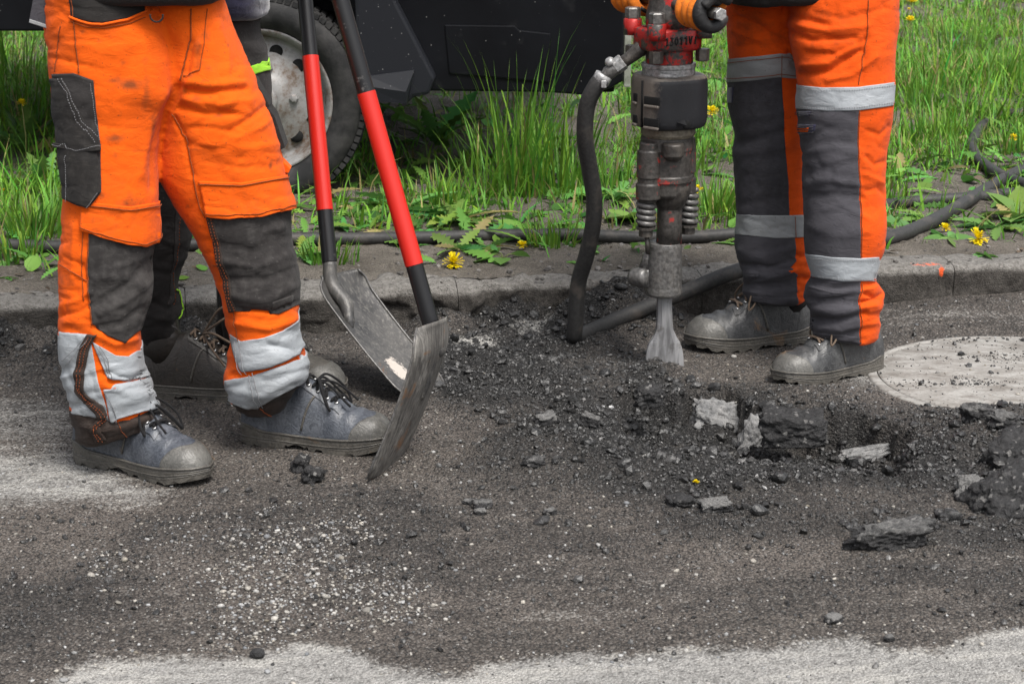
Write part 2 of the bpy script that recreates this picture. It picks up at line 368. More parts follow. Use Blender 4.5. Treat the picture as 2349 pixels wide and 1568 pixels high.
for a, b in zip(joints[:-1], joints[1:]):
    ss = np.linspace(a+.0008, b-.0008, int((b-a)/(.008 if -.6 < a < 2.6 else .03)))
    Sg, Tg = np.meshgrid(ss, prof[:, 0], indexing='ij'); Zg = np.broadcast_to(prof[:, 1], Sg.shape).copy()
    worn = .45+1.0*np.exp(-((Sg-1.0)/.48)**2)+.35*np.exp(-((Sg-2.75)/.35)**2)        # the middle stones are broken down
    q = np.stack([Sg, Tg, Zg], -1); nz = fbm(q*22, 4, 61); nb = fbm(q*7, 3, 62)
    Zg += np.where(Zg > .03, worn*(.010*nz-.012*np.clip(nb+.15, 0, 1)*(Zg > .06)), 0)
    Tg = Tg+np.where(Tg < .05, worn*(.012*nz+.03*np.clip(nb+.1, 0, 1)*sstep(0, .1, Zg)), 0)
    endr = np.minimum(Sg-a, b-Sg); Tg += .003*np.exp(-endr/.008)*(Tg < .06); Zg -= .003*np.exp(-endr/.008)
    Xg, Yg = XY(Sg, Tg); px, py = proj(np.stack([Xg, Yg, Zg], -1))
    pt = np.maximum(.8*np.exp(-((px-2160)/9)**2-((py-622)/17)**2), .55*np.exp(-((px-2120)/60)**2-((py-606)/6)**2))
    pt = np.maximum(pt, np.exp(-((px-1355)/8)**2-((py-676)/10)**2)); pt = np.maximum(pt, .7*np.exp(-((px-1335)/14)**2-((py-640)/6)**2))
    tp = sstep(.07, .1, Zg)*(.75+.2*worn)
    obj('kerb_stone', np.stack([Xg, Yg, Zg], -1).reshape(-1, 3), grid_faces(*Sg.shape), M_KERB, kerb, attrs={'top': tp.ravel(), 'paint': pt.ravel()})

# ================================================================== crumbs, gravel, chunks
MC = G(2345, 868, 0.0); R_ = .36
def ico(sub):
    bm = bmesh.new(); bmesh.ops.create_icosphere(bm, subdivisions=sub, radius=1)
    V = np.array([v.co[:] for v in bm.verts]); F = np.array([[v.index for v in f.verts] for f in bm.faces]); bm.free(); return V, F
I1, I1F = ico(1); I2, I2F = ico(2); I4, I4F = ico(4); I5, I5F = ico(5)
def rotmats(n, rng):
    q = rng.normal(size=(n, 4)); q /= np.linalg.norm(q, axis=1)[:, None]; w, x, y, z = q.T
    return np.stack([np.stack([1-2*(y*y+z*z), 2*(x*y-z*w), 2*(x*z+y*w)], -1), np.stack([2*(x*y+z*w), 1-2*(x*x+z*z), 2*(y*z-x*w)], -1), np.stack([2*(x*z-y*w), 2*(y*z+x*w), 1-2*(x*x+y*y)], -1)], 1)
def scatter(name, pos, size, tint, mat, rng, base=I1, bf=I1F, flat=.65, jit=.28, smooth=False, nvar=14):
    n = len(pos); var = np.stack([base*(1+jit*rng.uniform(-1, 1, (len(base), 1)))*np.array([1, rng.uniform(.6, .95), rng.uniform(.45, .8)]) for _ in range(nvar)])
    Vv = var[rng.integers(0, nvar, n)]; V = np.einsum('nij,nkj->nki', rotmats(n, rng), Vv)
    V[..., 2] *= flat; V = V*size[:, None, None]+pos[:, None, :]
    F = (bf[None]+(np.arange(n)*len(base))[:, None, None]).reshape(-1, 3)
    return obj(name, V.reshape(-1, 3), F, mat, smooth=smooth, attrs={'tint': np.repeat(tint, len(base), 0)})
M = Mat('crumbs'); t_ = M.attr('tint', True); n = M.noise(350, 2); c = M.mix(M.ramp(n, [(.35, .55), (.6, 0)]), t_, (.006, .006, .006))
M_CRUMB = M.done(c, .45, M.bump(n, .6, .002), spec=.6)
M = Mat('gravel_stone'); t_ = M.attr('tint', True); n = M.noise(250, 4); c = M.mix(M.ramp(n, [(.35, .45), (.6, 0)]), t_, (.07, .065, .06))
M_GRAVEL = M.done(c, .85, M.bump(n, .4, .001), spec=.3)
def scat_pts(n, dens, rng, s=(-.3, 2.8), t=(-2.1, 0)):
    a, b = rng.uniform(*s, n), rng.uniform(*t, n); x, y = XY(a, b); px, py = proj(np.stack([x, y, 0*x], 1)); v = (px > -80) & (px < 2430) & (py < 1640); a, b, x, y = a[v], b[v], x[v], y[v]; n = len(x); m = masks(x, y)
    k = rng.uniform(size=n) < dens(x, y, m, b); x, y = x[k], y[k]; m = {q: v[k] for q, v in m.items()}
    h = height(x, y, m); return x, y, m, np.where((x-MC[0])**2+(y-MC[1])**2 < .315**2, .0078, h)
rng = np.random.default_rng(3)
inpic = lambda m: (m['px'] > -80) & (m['px'] < 2430) & (m['py'] < 1640)
x, y, m, h = scat_pts(140000, lambda x, y, m, t: inpic(m)*(.02+.72*m['crumb']**1.3+.15*(m['dust'] < .2)+.8*np.clip(fbm(np.stack([x*5, y*20], -1), 3, 77)-.05, 0, 1)*np.exp(-((m['px']-2250)/260)**2-((m['py']-870)/60)**2)), rng)
sz = .0014+.0015*rng.gamma(1.5, .6, len(x))*(.5+.5*m['crumb']); sz = np.clip(sz*(1+1.6*(rng.uniform(size=len(x)) < .05)), .0012, .015)
v = np.exp(rng.normal(0, .55, (len(x), 1)))*np.where(rng.uniform(size=(len(x), 1)) < .03, 5, 1)
tint = np.clip(v*np.array([.025, .0243, .0236]), .004, .4)
tag(scatter('asphalt_crumbs', np.stack([x, y, h+sz*.25], 1), sz, tint, M_CRUMB, rng, flat=.85), 'loose black asphalt crumbs and grit strewn over the dug-up road', 'rubble', kind='stuff')
NCR = len(x)
x, y, m, h = scat_pts(16000, lambda x, y, m, t: inpic(m)*(.03*m['crumb']+.35*np.exp(-((m['px']-1900)/420)**2-((m['py']-1030)/45)**2)+.5*np.exp(-((m['px']-2320)/120)**2-((m['py']-1040)/80)**2)+.25*np.exp(-((m['px']-1470)/120)**2-((m['py']-920)/40)**2)+.25*m['foot']+.8*np.exp(-((m['edge']-8)/16)**2)*(m['px'] > 1420)*(m['px'] < 2110)), rng)
sz = np.clip(rng.gamma(3.0, .0024, len(x)), .004, .019); v = np.exp(rng.normal(0, .5, (len(x), 1)))
tag(scatter('asphalt_rubble', np.stack([x, y, h+sz*.3], 1), sz, np.clip(v*np.array([.021, .0207, .0206]), .004, .3), M_CRUMB, rng, I2, I2F, flat=.8, jit=.16), 'fist-to-nut sized broken asphalt lumps heaped in and around the pit', 'rubble', kind='stuff')
x, y, m, h = scat_pts(105000, lambda x, y, m, t: inpic(m)*(.55*m['gravel']**1.5*np.clip(.6+2.2*fbm(np.stack([x, y], -1)*5, 2, 71), .12, 1.4)+.030*(1-m['crumb'])+.008+.10*np.exp(-(poly_sd(m['px'], m['py'], STRIP)/22)**2)+.06*np.exp(-((m['px']-1090)/80)**2-((m['py']-790)/18)**2)), rng)
sz = np.clip(.0011+.0016*rng.gamma(1.6, .6, len(x)), .001, .009)
v = rng.uniform(.45, 1.25, (len(x), 1)); hue = rng.uniform(-.04, .05, (len(x), 1))
tint = np.clip(v*np.array([.33, .322, .308])+hue*np.array([.5, .15, -.4]), .03, .75)
tag(scatter('gravel', np.stack([x, y, h+sz*.2], 1), sz, tint, M_GRAVEL, rng, smooth=True, jit=.2), 'small pale gravel stones scattered over the dark dirt', 'gravel', kind='stuff')

M = Mat('asphalt_lump'); n1 = M.noise(45, 5, .7); n2 = M.noise(220, 4, .7); vo = M.voro(95); g = M.t.nodes.new('ShaderNodeNewGeometry')
c = M.mix(M.ramp(n1, [(.35, 0), (.7, 1)]), (.010, .010, .0105), (.034, .033, .034)); c = M.mix(M.ramp(n2, [(.6, 0), (.75, .6)]), c, (.12, .12, .12)); vcol = M.math('MULTIPLY', M.voro(150, out='Color'), 1.0); c = M.mix(M.ramp(vcol, [(.80, 0), (.86, .75)]), c, M.mix(n1, (.10, .098, .095), (.26, .25, .24)))
c = M.mix(M.ramp(M.math('ADD', M.attr('skin'), M.math('MULTIPLY', M.math('SUBTRACT', n1, .5), .9)), [(.4, 0), (.7, 1)]), c, M.mix(n2, (.07, .069, .067), (.22, .216, .21)))
M_LUMP = M.done(c, .72, M.bump(M.math('ADD', M.math('ADD', n1, n2), vo), .9, .007), spec=.5)
def lump(name, c, size, rz, seed, label, cat='rubble', group=None, rough=.32, tilt=(0, 0), skin=0.0, mat=None, boxy=.5, parent=None, sub=5):
    V, F = (I5.copy(), I5F) if max(size) > .05 else (I4.copy(), I4F)
    a = np.abs(V).max(1, keepdims=True); V = V*(1-boxy)+V/a*.8*boxy
    V *= 1+rough*fbm(V*1.6+seed*3.7, 3, seed)[:, None]+.42*rough*fbm(V*6+seed, 4, seed+5)[:, None]+.22*rough*np.abs(fbm(V*15+seed, 3, seed+6))[:, None]+.5*rough*np.minimum(0, fbm(V*3+seed, 2, seed+9))[:, None]
    sk = np.clip(V[:, 2]*1.4, 0, 1)*skin
    V = V*np.array(size)/2
    R = np.array((Matrix.Rotation(rz, 3, 'Z') @ Matrix.Rotation(tilt[0], 3, 'X') @ Matrix.Rotation(tilt[1], 3, 'Y')))
    V = V @ R.T+np.asarray(c)
    o = obj(name, V, F, mat or M_LUMP, parent, True, {'skin': sk})
    if not parent: tag(o, label, cat, group)
    return o
def on_ground(px, py):
    p = G(px, py, 0.0)
    for _ in range(4):
        h = float(height(np.array([p[0]]), np.array([p[1]]))[0]); p = G(px, py, h)
    return p
def chunk(px, py, w, d, h, rz, seed, label, sink=.25, **k):
    p = on_ground(px, py); p[2] += h*(.5-sink); return lump('asphalt_chunk', p, (w, d, h), rz, seed, label, group='asphalt chunks on the dug-up road', **k)
chunk(2335, 1160, .18, .14, .095, .5, 11, 'large black asphalt lump at the right edge beside the pile of spoil', tilt=(.15, -.35), skin=.35)
chunk(2225, 1140, .060, .05, .05, .2, 12, 'grey flake wedged against the left side of the large asphalt lump', skin=.9, tilt=(.3, -.5))
chunk(2040, 1245, .155, .06, .048, .12, 13, 'long flat strip of broken asphalt lying alone in front of the pit', skin=.55, boxy=.6, rough=.4, tilt=(0, -.06))
chunk(2172, 1195, .050, .04, .028, .3, 14, 'small dark lump just right of the long asphalt strip', skin=.4)
chunk(2122, 1212, .036, .03, .024, .9, 15, 'roundish grey lump touching the end of the long asphalt strip', skin=.6)
chunk(2245, 960, .070, .05, .042, .2, 16, 'brown rounded lump on the pit rim below the manhole cover', skin=.5)
chunk(2305, 972, .066, .05, .036, -.3, 17, 'flat grey lump on the pit rim at the right of the brown one', skin=.6)
chunk(2325, 1062, .12, .10, .06, .7, 18, 'big sloping slab of spoil behind the large asphalt lump', tilt=(.35, -.45), skin=.25)
chunk(1255, 968, .048, .034, .026, .4, 19, 'flat chip with a grey top in the middle of the crumbs', skin=.7, boxy=.8, tilt=(.2, -.2))
chunk(1352, 972, .044, .034, .028, -.5, 20, 'angular chip right of the flat one among the crumbs', skin=.7, boxy=.7, tilt=(-.2, .2))
chunk(1226, 1066, .046, .038, .022, -.3, 21, 'smooth oval chip low in the crumbs near the shovel tip', skin=.5)
chunk(1640, 1170, .062, .04, .030, .1, 22, 'pale-topped flake below the yellow petal in front of the pit', skin=1.0, boxy=.8, tilt=(0, -.12))
chunk(1560, 1158, .048, .04, .026, .5, 23, 'dark crumb lump left of the pale-topped flake', skin=.1)
chunk(690, 1078, .038, .034, .032, .5, 24, 'upper of two wet black lumps in front of the boot', sink=.15, rough=.5)
chunk(718, 1103, .042, .040, .034, -.2, 25, 'lower of two wet black lumps in front of the boot', sink=.15, rough=.45)
chunk(1108, 1163, .038, .028, .022, .3, 26, 'grey stone cluster lump in front of the crumbs', skin=.6)
chunk(1100, 1178, .024, .018, .014, .1, 27, 'little white-topped stone just below the grey cluster', skin=1.2)
chunk(1075, 1155, .024, .018, .014, .9, 28, 'speckled pebble left of the grey stone cluster', skin=.6)
chunk(1262, 1178, .024, .020, .016, .4, 29, 'grey pebble standing apart right of the stone cluster', skin=.7)
chunk(2000, 1040, .062, .04, .02, .1, 30, 'dark flat flake at the foot of the broken concrete', skin=.3)
chunk(1820, 985, .15, .10, .075, -.05, 31, 'black broken asphalt block standing in the wall of the pit', sink=.45, rough=.2, boxy=.85)
chunk(1490, 915, .07, .05, .05, .3, 32, 'dark jagged lump in the pit wall below the chisel', sink=.4)
chunk(590, 1505, .024, .020, .018, .2, 33, 'brown pebble at the edge of the pale strip', skin=0, mat=None, rough=.12, boxy=.1)
chunk(1912, 1425, .030, .026, .020, .2, 34, 'chipped pale pebble alone on the brown dirt', skin=1.2, rough=.2, boxy=.1)
chunk(2040, 1468, .018, .015, .014, .2, 35, 'round blue-grey pebble on the pale strip', skin=.6, rough=.1, boxy=.1)
# pale concrete laid bare in the wall of the pit
M = Mat('bare_concrete'); n1 = M.noise(28, 6, .7); n2 = M.noise(160, 5, .7)
c = M.mix(M.ramp(n1, [(.35, 0), (.65, 1)]), (.13, .131, .133), (.27, .266, .26)); c = M.mix(M.ramp(n2, [(.56, 0), (.68, .8)]), c, (.06, .058, .056))
M_BARE = M.done(c, .85, M.bump(M.math('ADD', n1, n2), .7, .006), spec=.3)
def bare(px, py, w, h, d, rz, seed, label, tilt=(0, 0), dy=0.0):
    p = P(px, py, float(G(px, py+h*450, -.07)[1])+dy+.006); p[2] -= .020; return lump('concrete_fragment', p, (w, d, h), rz, seed, label, group='bare concrete in the pit wall', rough=.26, tilt=tilt, mat=M_BARE, boxy=.8)
bare(1640, 934, .115, .085, .06, .1, 81, 'pale concrete fragment laid bare furthest left in the pit wall', (-.35, .15), -.026)
bare(1737, 980, .072, .10, .05, -.1, 82, 'wedge of pale concrete left of the black asphalt block', (-.2, .35), -.004)
bare(1962, 976, .15, .060, .05, .05, 83, 'pale concrete slab above the crack right of the asphalt block', (-.25, -.12), -.034)
bare(1995, 1016, .125, .034, .05, .05, 84, 'lower strip of pale concrete below the crack', (-.3, -.22), -.05)
# --- manhole cover
mh = empty('manhole_cover', (MC[0], MC[1], .0), 'round iron manhole cover smeared with pale dried mud at the right', 'manhole cover')
M = Mat('dusty_iron'); n1 = M.noise(14, 6, .7, .2, vec=M.mapv((1, 1.8, 1), (0, 0, .2))); n2 = M.noise(120, 4, .6)
c = M.mix(M.ramp(n1, [(.36, 0), (.6, 1)]), (.15, .138, .124), (.285, .278, .262)); c = M.mix(M.ramp(n2, [(.55, 0), (.7, .7)]), c, (.10, .092, .082))
M_IRON = M.done(c, .8, M.bump(M.math('ADD', n1, n2), .5, .003), metal=0, spec=.3)
M = Mat('ring_iron'); n1 = M.noise(40, 4, .7); M_RING = M.done(M.mix(M.ramp(n1, [(.35, 0), (.65, 1)]), (.04, .036, .032), (.16, .148, .135)), .8, M.bump(n1, .5, .003))
prof = [(.001, .0075), (.1, .0077), (.2, .0074), (.308, .0072), (.312, .006), (.314, .004)]
b = MB().lathe(prof[::-1], MC, 96); b.build('cover_plate', M_IRON, mh)
th = np.linspace(0, 2*math.pi, 97)[:-1]
ring = np.concatenate([np.stack([MC[0]+r*np.cos(th), MC[1]+r*np.sin(th), np.full(96, z)], 1) for r, z in ((.3152, .0), (.3158, .0060), (.332, .0056), (.336, .003), (.34, -.01))])
obj('frame_ring', ring, grid_faces(5, 96, True)[:, ::-1], M_IRON, mh)

# ================================================================== cloth: trousers as one continuous surface with sewn-on panels
def fabric(name, col, dirtcol=(.03, .025, .02), weave=1500, rough=.9, dirt=.25, var=.12, sheen=.04, spec=.2):
    M = Mat(name); n1 = M.noise(9, 3, .65); n2 = M.noise(60, 3, .6); w = M.noise(weave, 1)
    c = M.mix(M.ramp(n2, [(.3, var), (.7, 0)]), col, tuple(v*.55 for v in col))
    d = M.math('ADD', M.attr('dirt'), M.math('MULTIPLY', M.math('SUBTRACT', M.math('ADD', M.math('MULTIPLY', n1, .35), M.math('MULTIPLY', n2, .75)), .5), 1.5))
    c = M.mix(M.math('MULTIPLY', M.ramp(d, [(.22, 0), (.95, 1)]), .8), c, dirtcol)
    c = M.mix(M.math('MULTIPLY', M.ramp(n1, [(.5, 0), (.8, 1)]), dirt), c, dirtcol)
    c = M.mix(M.ramp(M.noise(170, 1, .6), [(.70, 0), (.76, .55)]), c, dirtcol); n4 = M.noise(26, 2, .6, 1.5, vec=M.mapv((1, 1, 1.8)))
    return M.done(c, rough, M.bump(M.math('ADD', M.math('MULTIPLY', n4, 1.6), M.math('ADD', M.math('MULTIPLY', w, .25), M.math('MULTIPLY', n2, .4))), .5, .0022), spec=spec, sheen=sheen)
M_ORANGE = fabric('orange_twill', (.70, .094, .002), (.10, .034, .012), dirt=.2)
M_ORANGE2 = fabric('orange_twill_worn', (.63, .072, .003), (.08, .026, .009), dirt=.3)
M_DARK = fabric('charcoal_twill', (.027, .0245, .024), (.085, .08, .076), dirt=.35)
M_SLATE = fabric('slate_twill', (.056, .054, .062), (.018, .017, .017), dirt=.35)
M_BROWN = fabric('brown_hem_twill', (.034, .024, .020), (.075, .065, .06), dirt=.3)
M_NAVY = fabric('navy_fleece', (.018, .017, .045), (.04, .04, .05), weave=500, sheen=.4)
M_BLACKC = fabric('black_twill', (.018, .0165, .016), (.05, .045, .04), dirt=.3)
M_LIME = fabric('lime_tape', (.30, .62, .04), (.1, .15, .03), dirt=.15)
M_TAPE = fabric('reflective_tape', (.29, .31, .33), (.14, .136, .13), dirt=.3, rough=.5, spec=.5, sheen=.05)
M_TAPE2 = fabric('worn_reflective_tape', (.25, .26, .266), (.11, .105, .098), dirt=.35, rough=.55, spec=.45, sheen=.05)
M_SEAM = fabric('seam_thread', (.22, .05, .012), dirt=.1); M_SEAMG = fabric('grey_thread', (.20, .20, .21), dirt=.1)
class Tube:
    """leg or hip volume, read off as left/right outline at picture rows, its distance and half depth"""
    def __init__(s, keys):
        k = np.array([(*q, 0.0)[:6] for q in keys], float); s.k = k
    def at(s, v):
        return [np.interp(v, s.k[:, 0], s.k[:, i]) for i in range(1, 6)]
    def S(s, u, v):
        xl, xr, Y, ry, tl = s.at(v); c = (xl+xr)/2; r = (xr-xl)/2
        cu, su = np.cos(u), np.sin(u); e = .86
        cu2, su2 = np.sign(cu)*np.abs(cu)**e, np.sign(su)*np.abs(su)**e
        p = P(c+r*cu2, v+tl*r*cu2, Y); q = p.copy(); q[..., 1] = p[..., 1]-ry*su2
        return q
    def inv(s, px, py):
        px, py = np.asarray(px, float), np.asarray(py, float); v = py.copy(); tx = px.copy()
        for _ in range(8):
            xl, xr, Y, ry, tl = s.at(v); c = (xl+xr)/2; r = (xr-xl)/2; x = (tx-c)/r
            b = np.sign(x)*np.abs(np.clip(x, -1, 1))**(1/.86)
            u = np.arccos(np.clip(b, -1, 1)); u = np.where(x > 1, -(x-1)*1.2, u); u = np.where(x < -1, math.pi+(-x-1)*1.2, u)
            qx, qy = proj(s.S(u, v)); v = v+(py-qy)*.9; tx = tx+np.where(np.abs(x) < 1, (px-qx)*.9, 0)
        return u, v
    def mesh(s, n=56, m=150):
        v = np.linspace(s.k[0, 0], s.k[-1, 0], m); u = np.linspace(0, 2*math.pi, n, endpoint=False)
        U, Vv = np.meshgrid(u, v); p = s.S(U, Vv).reshape(-1, 3)
        # smooth the outline a little so that the keyed rows do not show as rings
        q = p.reshape(m, n, 3)
        for _ in range(3): q[1:-1] = .25*q[:-2]+.5*q[1:-1]+.25*q[2:]
        F = [tuple(f) for f in grid_faces(m, n, True)]+[tuple(range(n))[::-1], tuple(range((m-1)*n, m*n))]
        return q.reshape(-1, 3), F
class Garment:
    def __init__(s, name, tubes, mat, parent, strokes=(), dirt=(), voxel=.0042, smooth=9, wrinkle=(.0016, .003), ankle=None):
        s.tubes = tubes; s.parent = parent; b = MB()
        for t in tubes: b.add(*t.mesh())
        tmp = bpy.data.objects.new('tmp', mesh_np('tmp', np.concatenate(b.v), b.f)); COL.objects.link(tmp)
        r = tmp.modifiers.new('r', 'REMESH'); r.mode = 'VOXEL'; r.voxel_size = voxel; r.use_smooth_shade = True
        sm = tmp.modifiers.new('s', 'SMOOTH'); sm.factor = .5; sm.iterations = smooth
        dg = bpy.context.evaluated_depsgraph_get(); ev = tmp.evaluated_get(dg); me = bpy.data.meshes.new_from_object(ev)
        bpy.data.objects.remove(tmp)
        n = len(me.vertices); V = np.empty(n*3, np.float32); me.vertices.foreach_get('co', V); V = V.reshape(-1, 3).astype(float)
        N = np.empty(n*3, np.float32); me.vertices.foreach_get('normal', N); N = N.reshape(-1, 3).astype(float)
        px, py = proj(V); s.Y = V[:, 1]
        best = np.full(n, 1e9); lab = np.zeros(n, int)
        for i, t in enumerate(tubes):
            xl, xr, Y, ry, tl = t.at(py); c = (xl+xr)/2; rr = (xr-xl)/2
            d = ((px-c)/rr)**2+((V[:, 1]-Y)/ry)**2; k = d < best; best[k] = d[k]; lab[k] = i
        view = np.array([0, 0, CAMH])-V; view /= np.linalg.norm(view, axis=1)[:, None]
        front = sstep(-.05, .35, (N*view).sum(1))
        D = wrinkle[0]*fbm(V*np.array([18, 18, 30]), 3, 91)+wrinkle[1]*fbm(V*np.array([7, 7, 9]), 2, 92)
        for sd_, fx, fy, am in ((301, 120, 42, .0030), (302, 70, 60, .0022)):
            nn_ = fbm(np.stack([px/fx+py/160, py/fy-px/200, V[:, 1]*4], 1), 2, sd_); D -= am*np.clip(1-np.abs(nn_)*1.9, 0, 1)**3*np.clip(.6+fbm(V*6, 2, sd_+7), 0, 1.2)
        if ankle is not None:
            for (i, y0, amp) in ankle:
                k = (lab == i)*sstep(y0-60, y0+30, py); rn = 1-2*np.abs(fbm(np.stack([px/150, py/26+px/110, V[:, 1]*5], 1), 2, 95+i)); D += amp*k*rn
        for st in strokes:
            leg, pl, w, amp = st[:4]; d = line_d(px, py, pl); g = np.exp(-(d/(w*.74))**1.5)*amp*.00112*front
            # a fold fades out towards its ends
            if leg is not None: g = g*(lab == leg)
            D += g
        V2 = V+N*D[:, None]
        me.vertices.foreach_set('co', V2.astype(np.float32).ravel())
        dv = np.zeros(n)
        for (x0, y0, rx, ry2, k) in dirt: dv = np.maximum(dv, k*np.exp(-((px-x0)/rx)**2-((py-y0)/ry2)**2))
        at = me.attributes.new('dirt', 'FLOAT', 'POINT'); at.data.foreach_set('value', dv.astype(np.float32))
        me.polygons.foreach_set('use_smooth', np.full(len(me.polygons), True, bool)); me.update()
        me.materials.clear(); me.materials.append(mat); me.name = name
        s.o = link(bpy.data.objects.new(name, me), parent); s.me = me
        fc = np.empty(len(me.polygons)*3, np.float32); me.polygons.foreach_get('center', fc); s.fpx, s.fpy = proj(fc.reshape(-1, 3)); fv = np.empty(len(me.polygons), np.int32); me.polygons.foreach_get('loop_start', fv); lv = np.empty(len(me.loops), np.int32); me.loops.foreach_get('vertex_index', lv); s.flab = lab[lv[fv]]; s.fmi = np.zeros(len(me.polygons), np.int32); s.mats = [mat]
        s.bvh = BVHTree.FromPolygons([Vector(v) for v in V2], [tuple(p.vertices) for p in me.polygons])
    def pts(s, leg, px, py, off):
        u, v = s.tubes[leg].inv(px, py); q = s.tubes[leg].S(u, v); out = np.empty_like(q); f = q.reshape(-1, 3); o = out.reshape(-1, 3); of = np.broadcast_to(off, px.shape).ravel()
        nn = np.empty_like(f)
        for i, p in enumerate(f):
            loc, nor, _, _ = s.bvh.find_nearest(Vector(p)); o[i] = loc; nn[i] = nor
        nn = nn.reshape(*px.shape, 3)
        for _ in range(2):
            nn[1:-1] = (nn[:-2]+nn[1:-1]+nn[2:])/3; nn[:, 1:-1] = (nn[:, :-2]+nn[:, 1:-1]+nn[:, 2:])/3
        nn /= np.linalg.norm(nn, axis=-1, keepdims=True)+1e-9
        return out+nn*np.broadcast_to(off, px.shape)[..., None], nn
    def panel(s, name, leg, rows, mat, off=.002, n=(46, 40), flare=0.0, edge=.004, parent=None, dirt=0.0, puff=0.0):
        """a piece of cloth sewn on: rows of outline points (picture) from its upper to its lower edge; flare lifts the lower edge"""
        s.under(leg, list(rows[0])+[r[-1] for r in rows[1:-1]]+list(rows[-1])[::-1]+[r[0] for r in rows[1:-1]][::-1], mat)
        nu, nv = n; R = np.array([resample(r, nu) for r in rows]); t = np.linspace(0, len(rows)-1, nv)
        i = np.minimum(t.astype(int), len(rows)-2); f = (t-i)[:, None, None]; Q = R[i]*(1-f)+R[i+1]*f
        vv = np.linspace(0, 1, nv)[:, None]; uu = np.linspace(0, 1, nu)[None]
        o = off+flare*vv**2+puff*np.sin(vv*math.pi)*np.sin(uu*math.pi)+0*uu
        V, N = s.pts(leg, Q[..., 0], Q[..., 1], o)
        # closed rim: the border is folded back under
        idx = np.arange(nu*nv).reshape(nv, nu); F = [tuple(q)[::-1] for q in grid_faces(nv, nu)]
        ring = np.concatenate([idx[0], idx[1:, -1], idx[-1, ::-1][1:], idx[::-1, 0][1:-1]])
        V = V.reshape(-1, 3); N = N.reshape(-1, 3); back = V[ring]-N[ring]*(edge+o.ravel()[ring]*.6)[:, None]; m = len(ring); b0 = len(V)
        F += [(ring[k], ring[(k+1) % m], b0+(k+1) % m, b0+k) for k in range(m)]
        return obj(name, np.vstack([V, back]), F, mat, parent or s.parent, True, {'dirt': np.full(len(V)+m, dirt)})
    def under(s, leg, poly, mat, inset=6.0):
        q = np.array(poly, float); lo, hi = q.min(0)-8, q.max(0)+8; i = np.nonzero((s.flab == leg) & (s.fpx > lo[0]) & (s.fpx < hi[0]) & (s.fpy > lo[1]) & (s.fpy < hi[1]))[0]; k = i[poly_sd(s.fpx[i], s.fpy[i], poly) > inset]
        if mat not in s.mats: s.mats.append(mat); s.me.materials.append(mat)
        s.fmi[k] = s.mats.index(mat); s.me.polygons.foreach_set('material_index', s.fmi); s.me.update()
    def seam(s, name, leg, pl, mat, r=.0012, off=.0028, n=60, dash=0, parent=None):
        q = resample(pl, n); V, N = s.pts(leg, q[None, :, 0].repeat(3, 0), q[None, :, 1].repeat(3, 0), off); V = V[1]
        b = MB()
        if dash:
            for k in range(0, n-1, 2): b.tube(V[k:k+2], r, 4)
        else: b.tube(V, r, 5)
        return b.build(name, mat, parent or s.parent)
def skin(name, pts, edges, radii, mat, parent, sub=2):
    me = bpy.data.meshes.new(name); me.from_pydata([tuple(map(float, p)) for p in pts], edges, []); me.update()
    o = link(bpy.data.objects.new(name, me), parent); me.materials.append(mat)
    o.modifiers.new('skin', 'SKIN').use_smooth_shade = True
    if not me.skin_vertices: me.skin_vertices.new() if hasattr(me.skin_vertices, 'new') else None
    for d, r in zip(me.skin_vertices[0].data, radii): d.radius = r if hasattr(r, '__len__') else (r, r)
    me.skin_vertices[0].data[0].use_root = True
    m = o.modifiers.new('sub', 'SUBSURF'); m.levels = sub; m.render_levels = sub
    return o

# ================================================================== boots
def leather(name, col, dust, amt):
    M = Mat(name); n1 = M.noise(16, 5, .65); n2 = M.noise(240, 3, .6); n3 = M.noise(700, 2)
    c = M.mix(M.ramp(n2, [(.35, .3), (.6, 0)]), col, tuple(v*.35 for v in col))
    c = M.mix(M.math('MULTIPLY', M.ramp(M.math('ADD', M.math('MULTIPLY', n1, .7), M.math('MULTIPLY', n2, .3)), [(.34, 0), (.66, 1)]), amt), c, dust)
    c = M.mix(M.ramp(M.noise(13, 4, .6, 1.0), [(.64, 0), (.72, .65)]), c, (.15, .085, .04))
    cr = M.noise(38, 2, .5, 2.2); c = M.mix(M.ramp(M.math('ABSOLUTE', M.math('SUBTRACT', cr, .5)), [(.0, .55), (.035, 0)]), c, tuple(v*.5 for v in col))
    return M.done(c, .43, M.bump(M.math('ADD', M.math('MULTIPLY', M.math('ABSOLUTE', M.math('SUBTRACT', cr, .5)), 3.0), M.math('MULTIPLY', M.math('ADD', n2, n3), .5)), .5, .0014), spec=.5)
M_BOOT_L = leather('dusty_blue_leather', (.024, .030, .044), (.15, .16, .178), .72)
M_BOOT_R = leather('grey_work_leather', (.022, .023, .026), (.115, .116, .115), .7)
M_BOOT_B = leather('black_brown_leather', (.018, .016, .014), (.06, .05, .042), .6)
M_SOLE = leather('rubber_sole', (.050, .047, .042), (.145, .133, .115), .75)
M_CAP = leather('rubber_toe_cap', (.062, .060, .056), (.17, .165, .15), .7)
M_LACE_K = fabric('black_lace', (.010, .010, .011), dirt=.1); M_LACE_T = fabric('tan_lace', (.13, .095, .07), (.05, .04, .035), dirt=.3)
M_STEEL = Mat('steel'); M_STEEL = M_STEEL.done((.5, .5, .5), .35, metal=.9)
M_TAB = Mat('green_tab'); M_TAB = M_TAB.done((.02, .20, .14), .6)
M_WHITE = Mat('white_print'); M_WHITE = M_WHITE.done((.7, .7, .7), .7)
BW_ = np.array([(0, .026), (.012, .031), (.04, .036), (.085, .034), (.13, .036), (.18, .044), (.21, .0475), (.24, .047), (.268, .041), (.288, .028), (.298, .012), (.302, .002)])
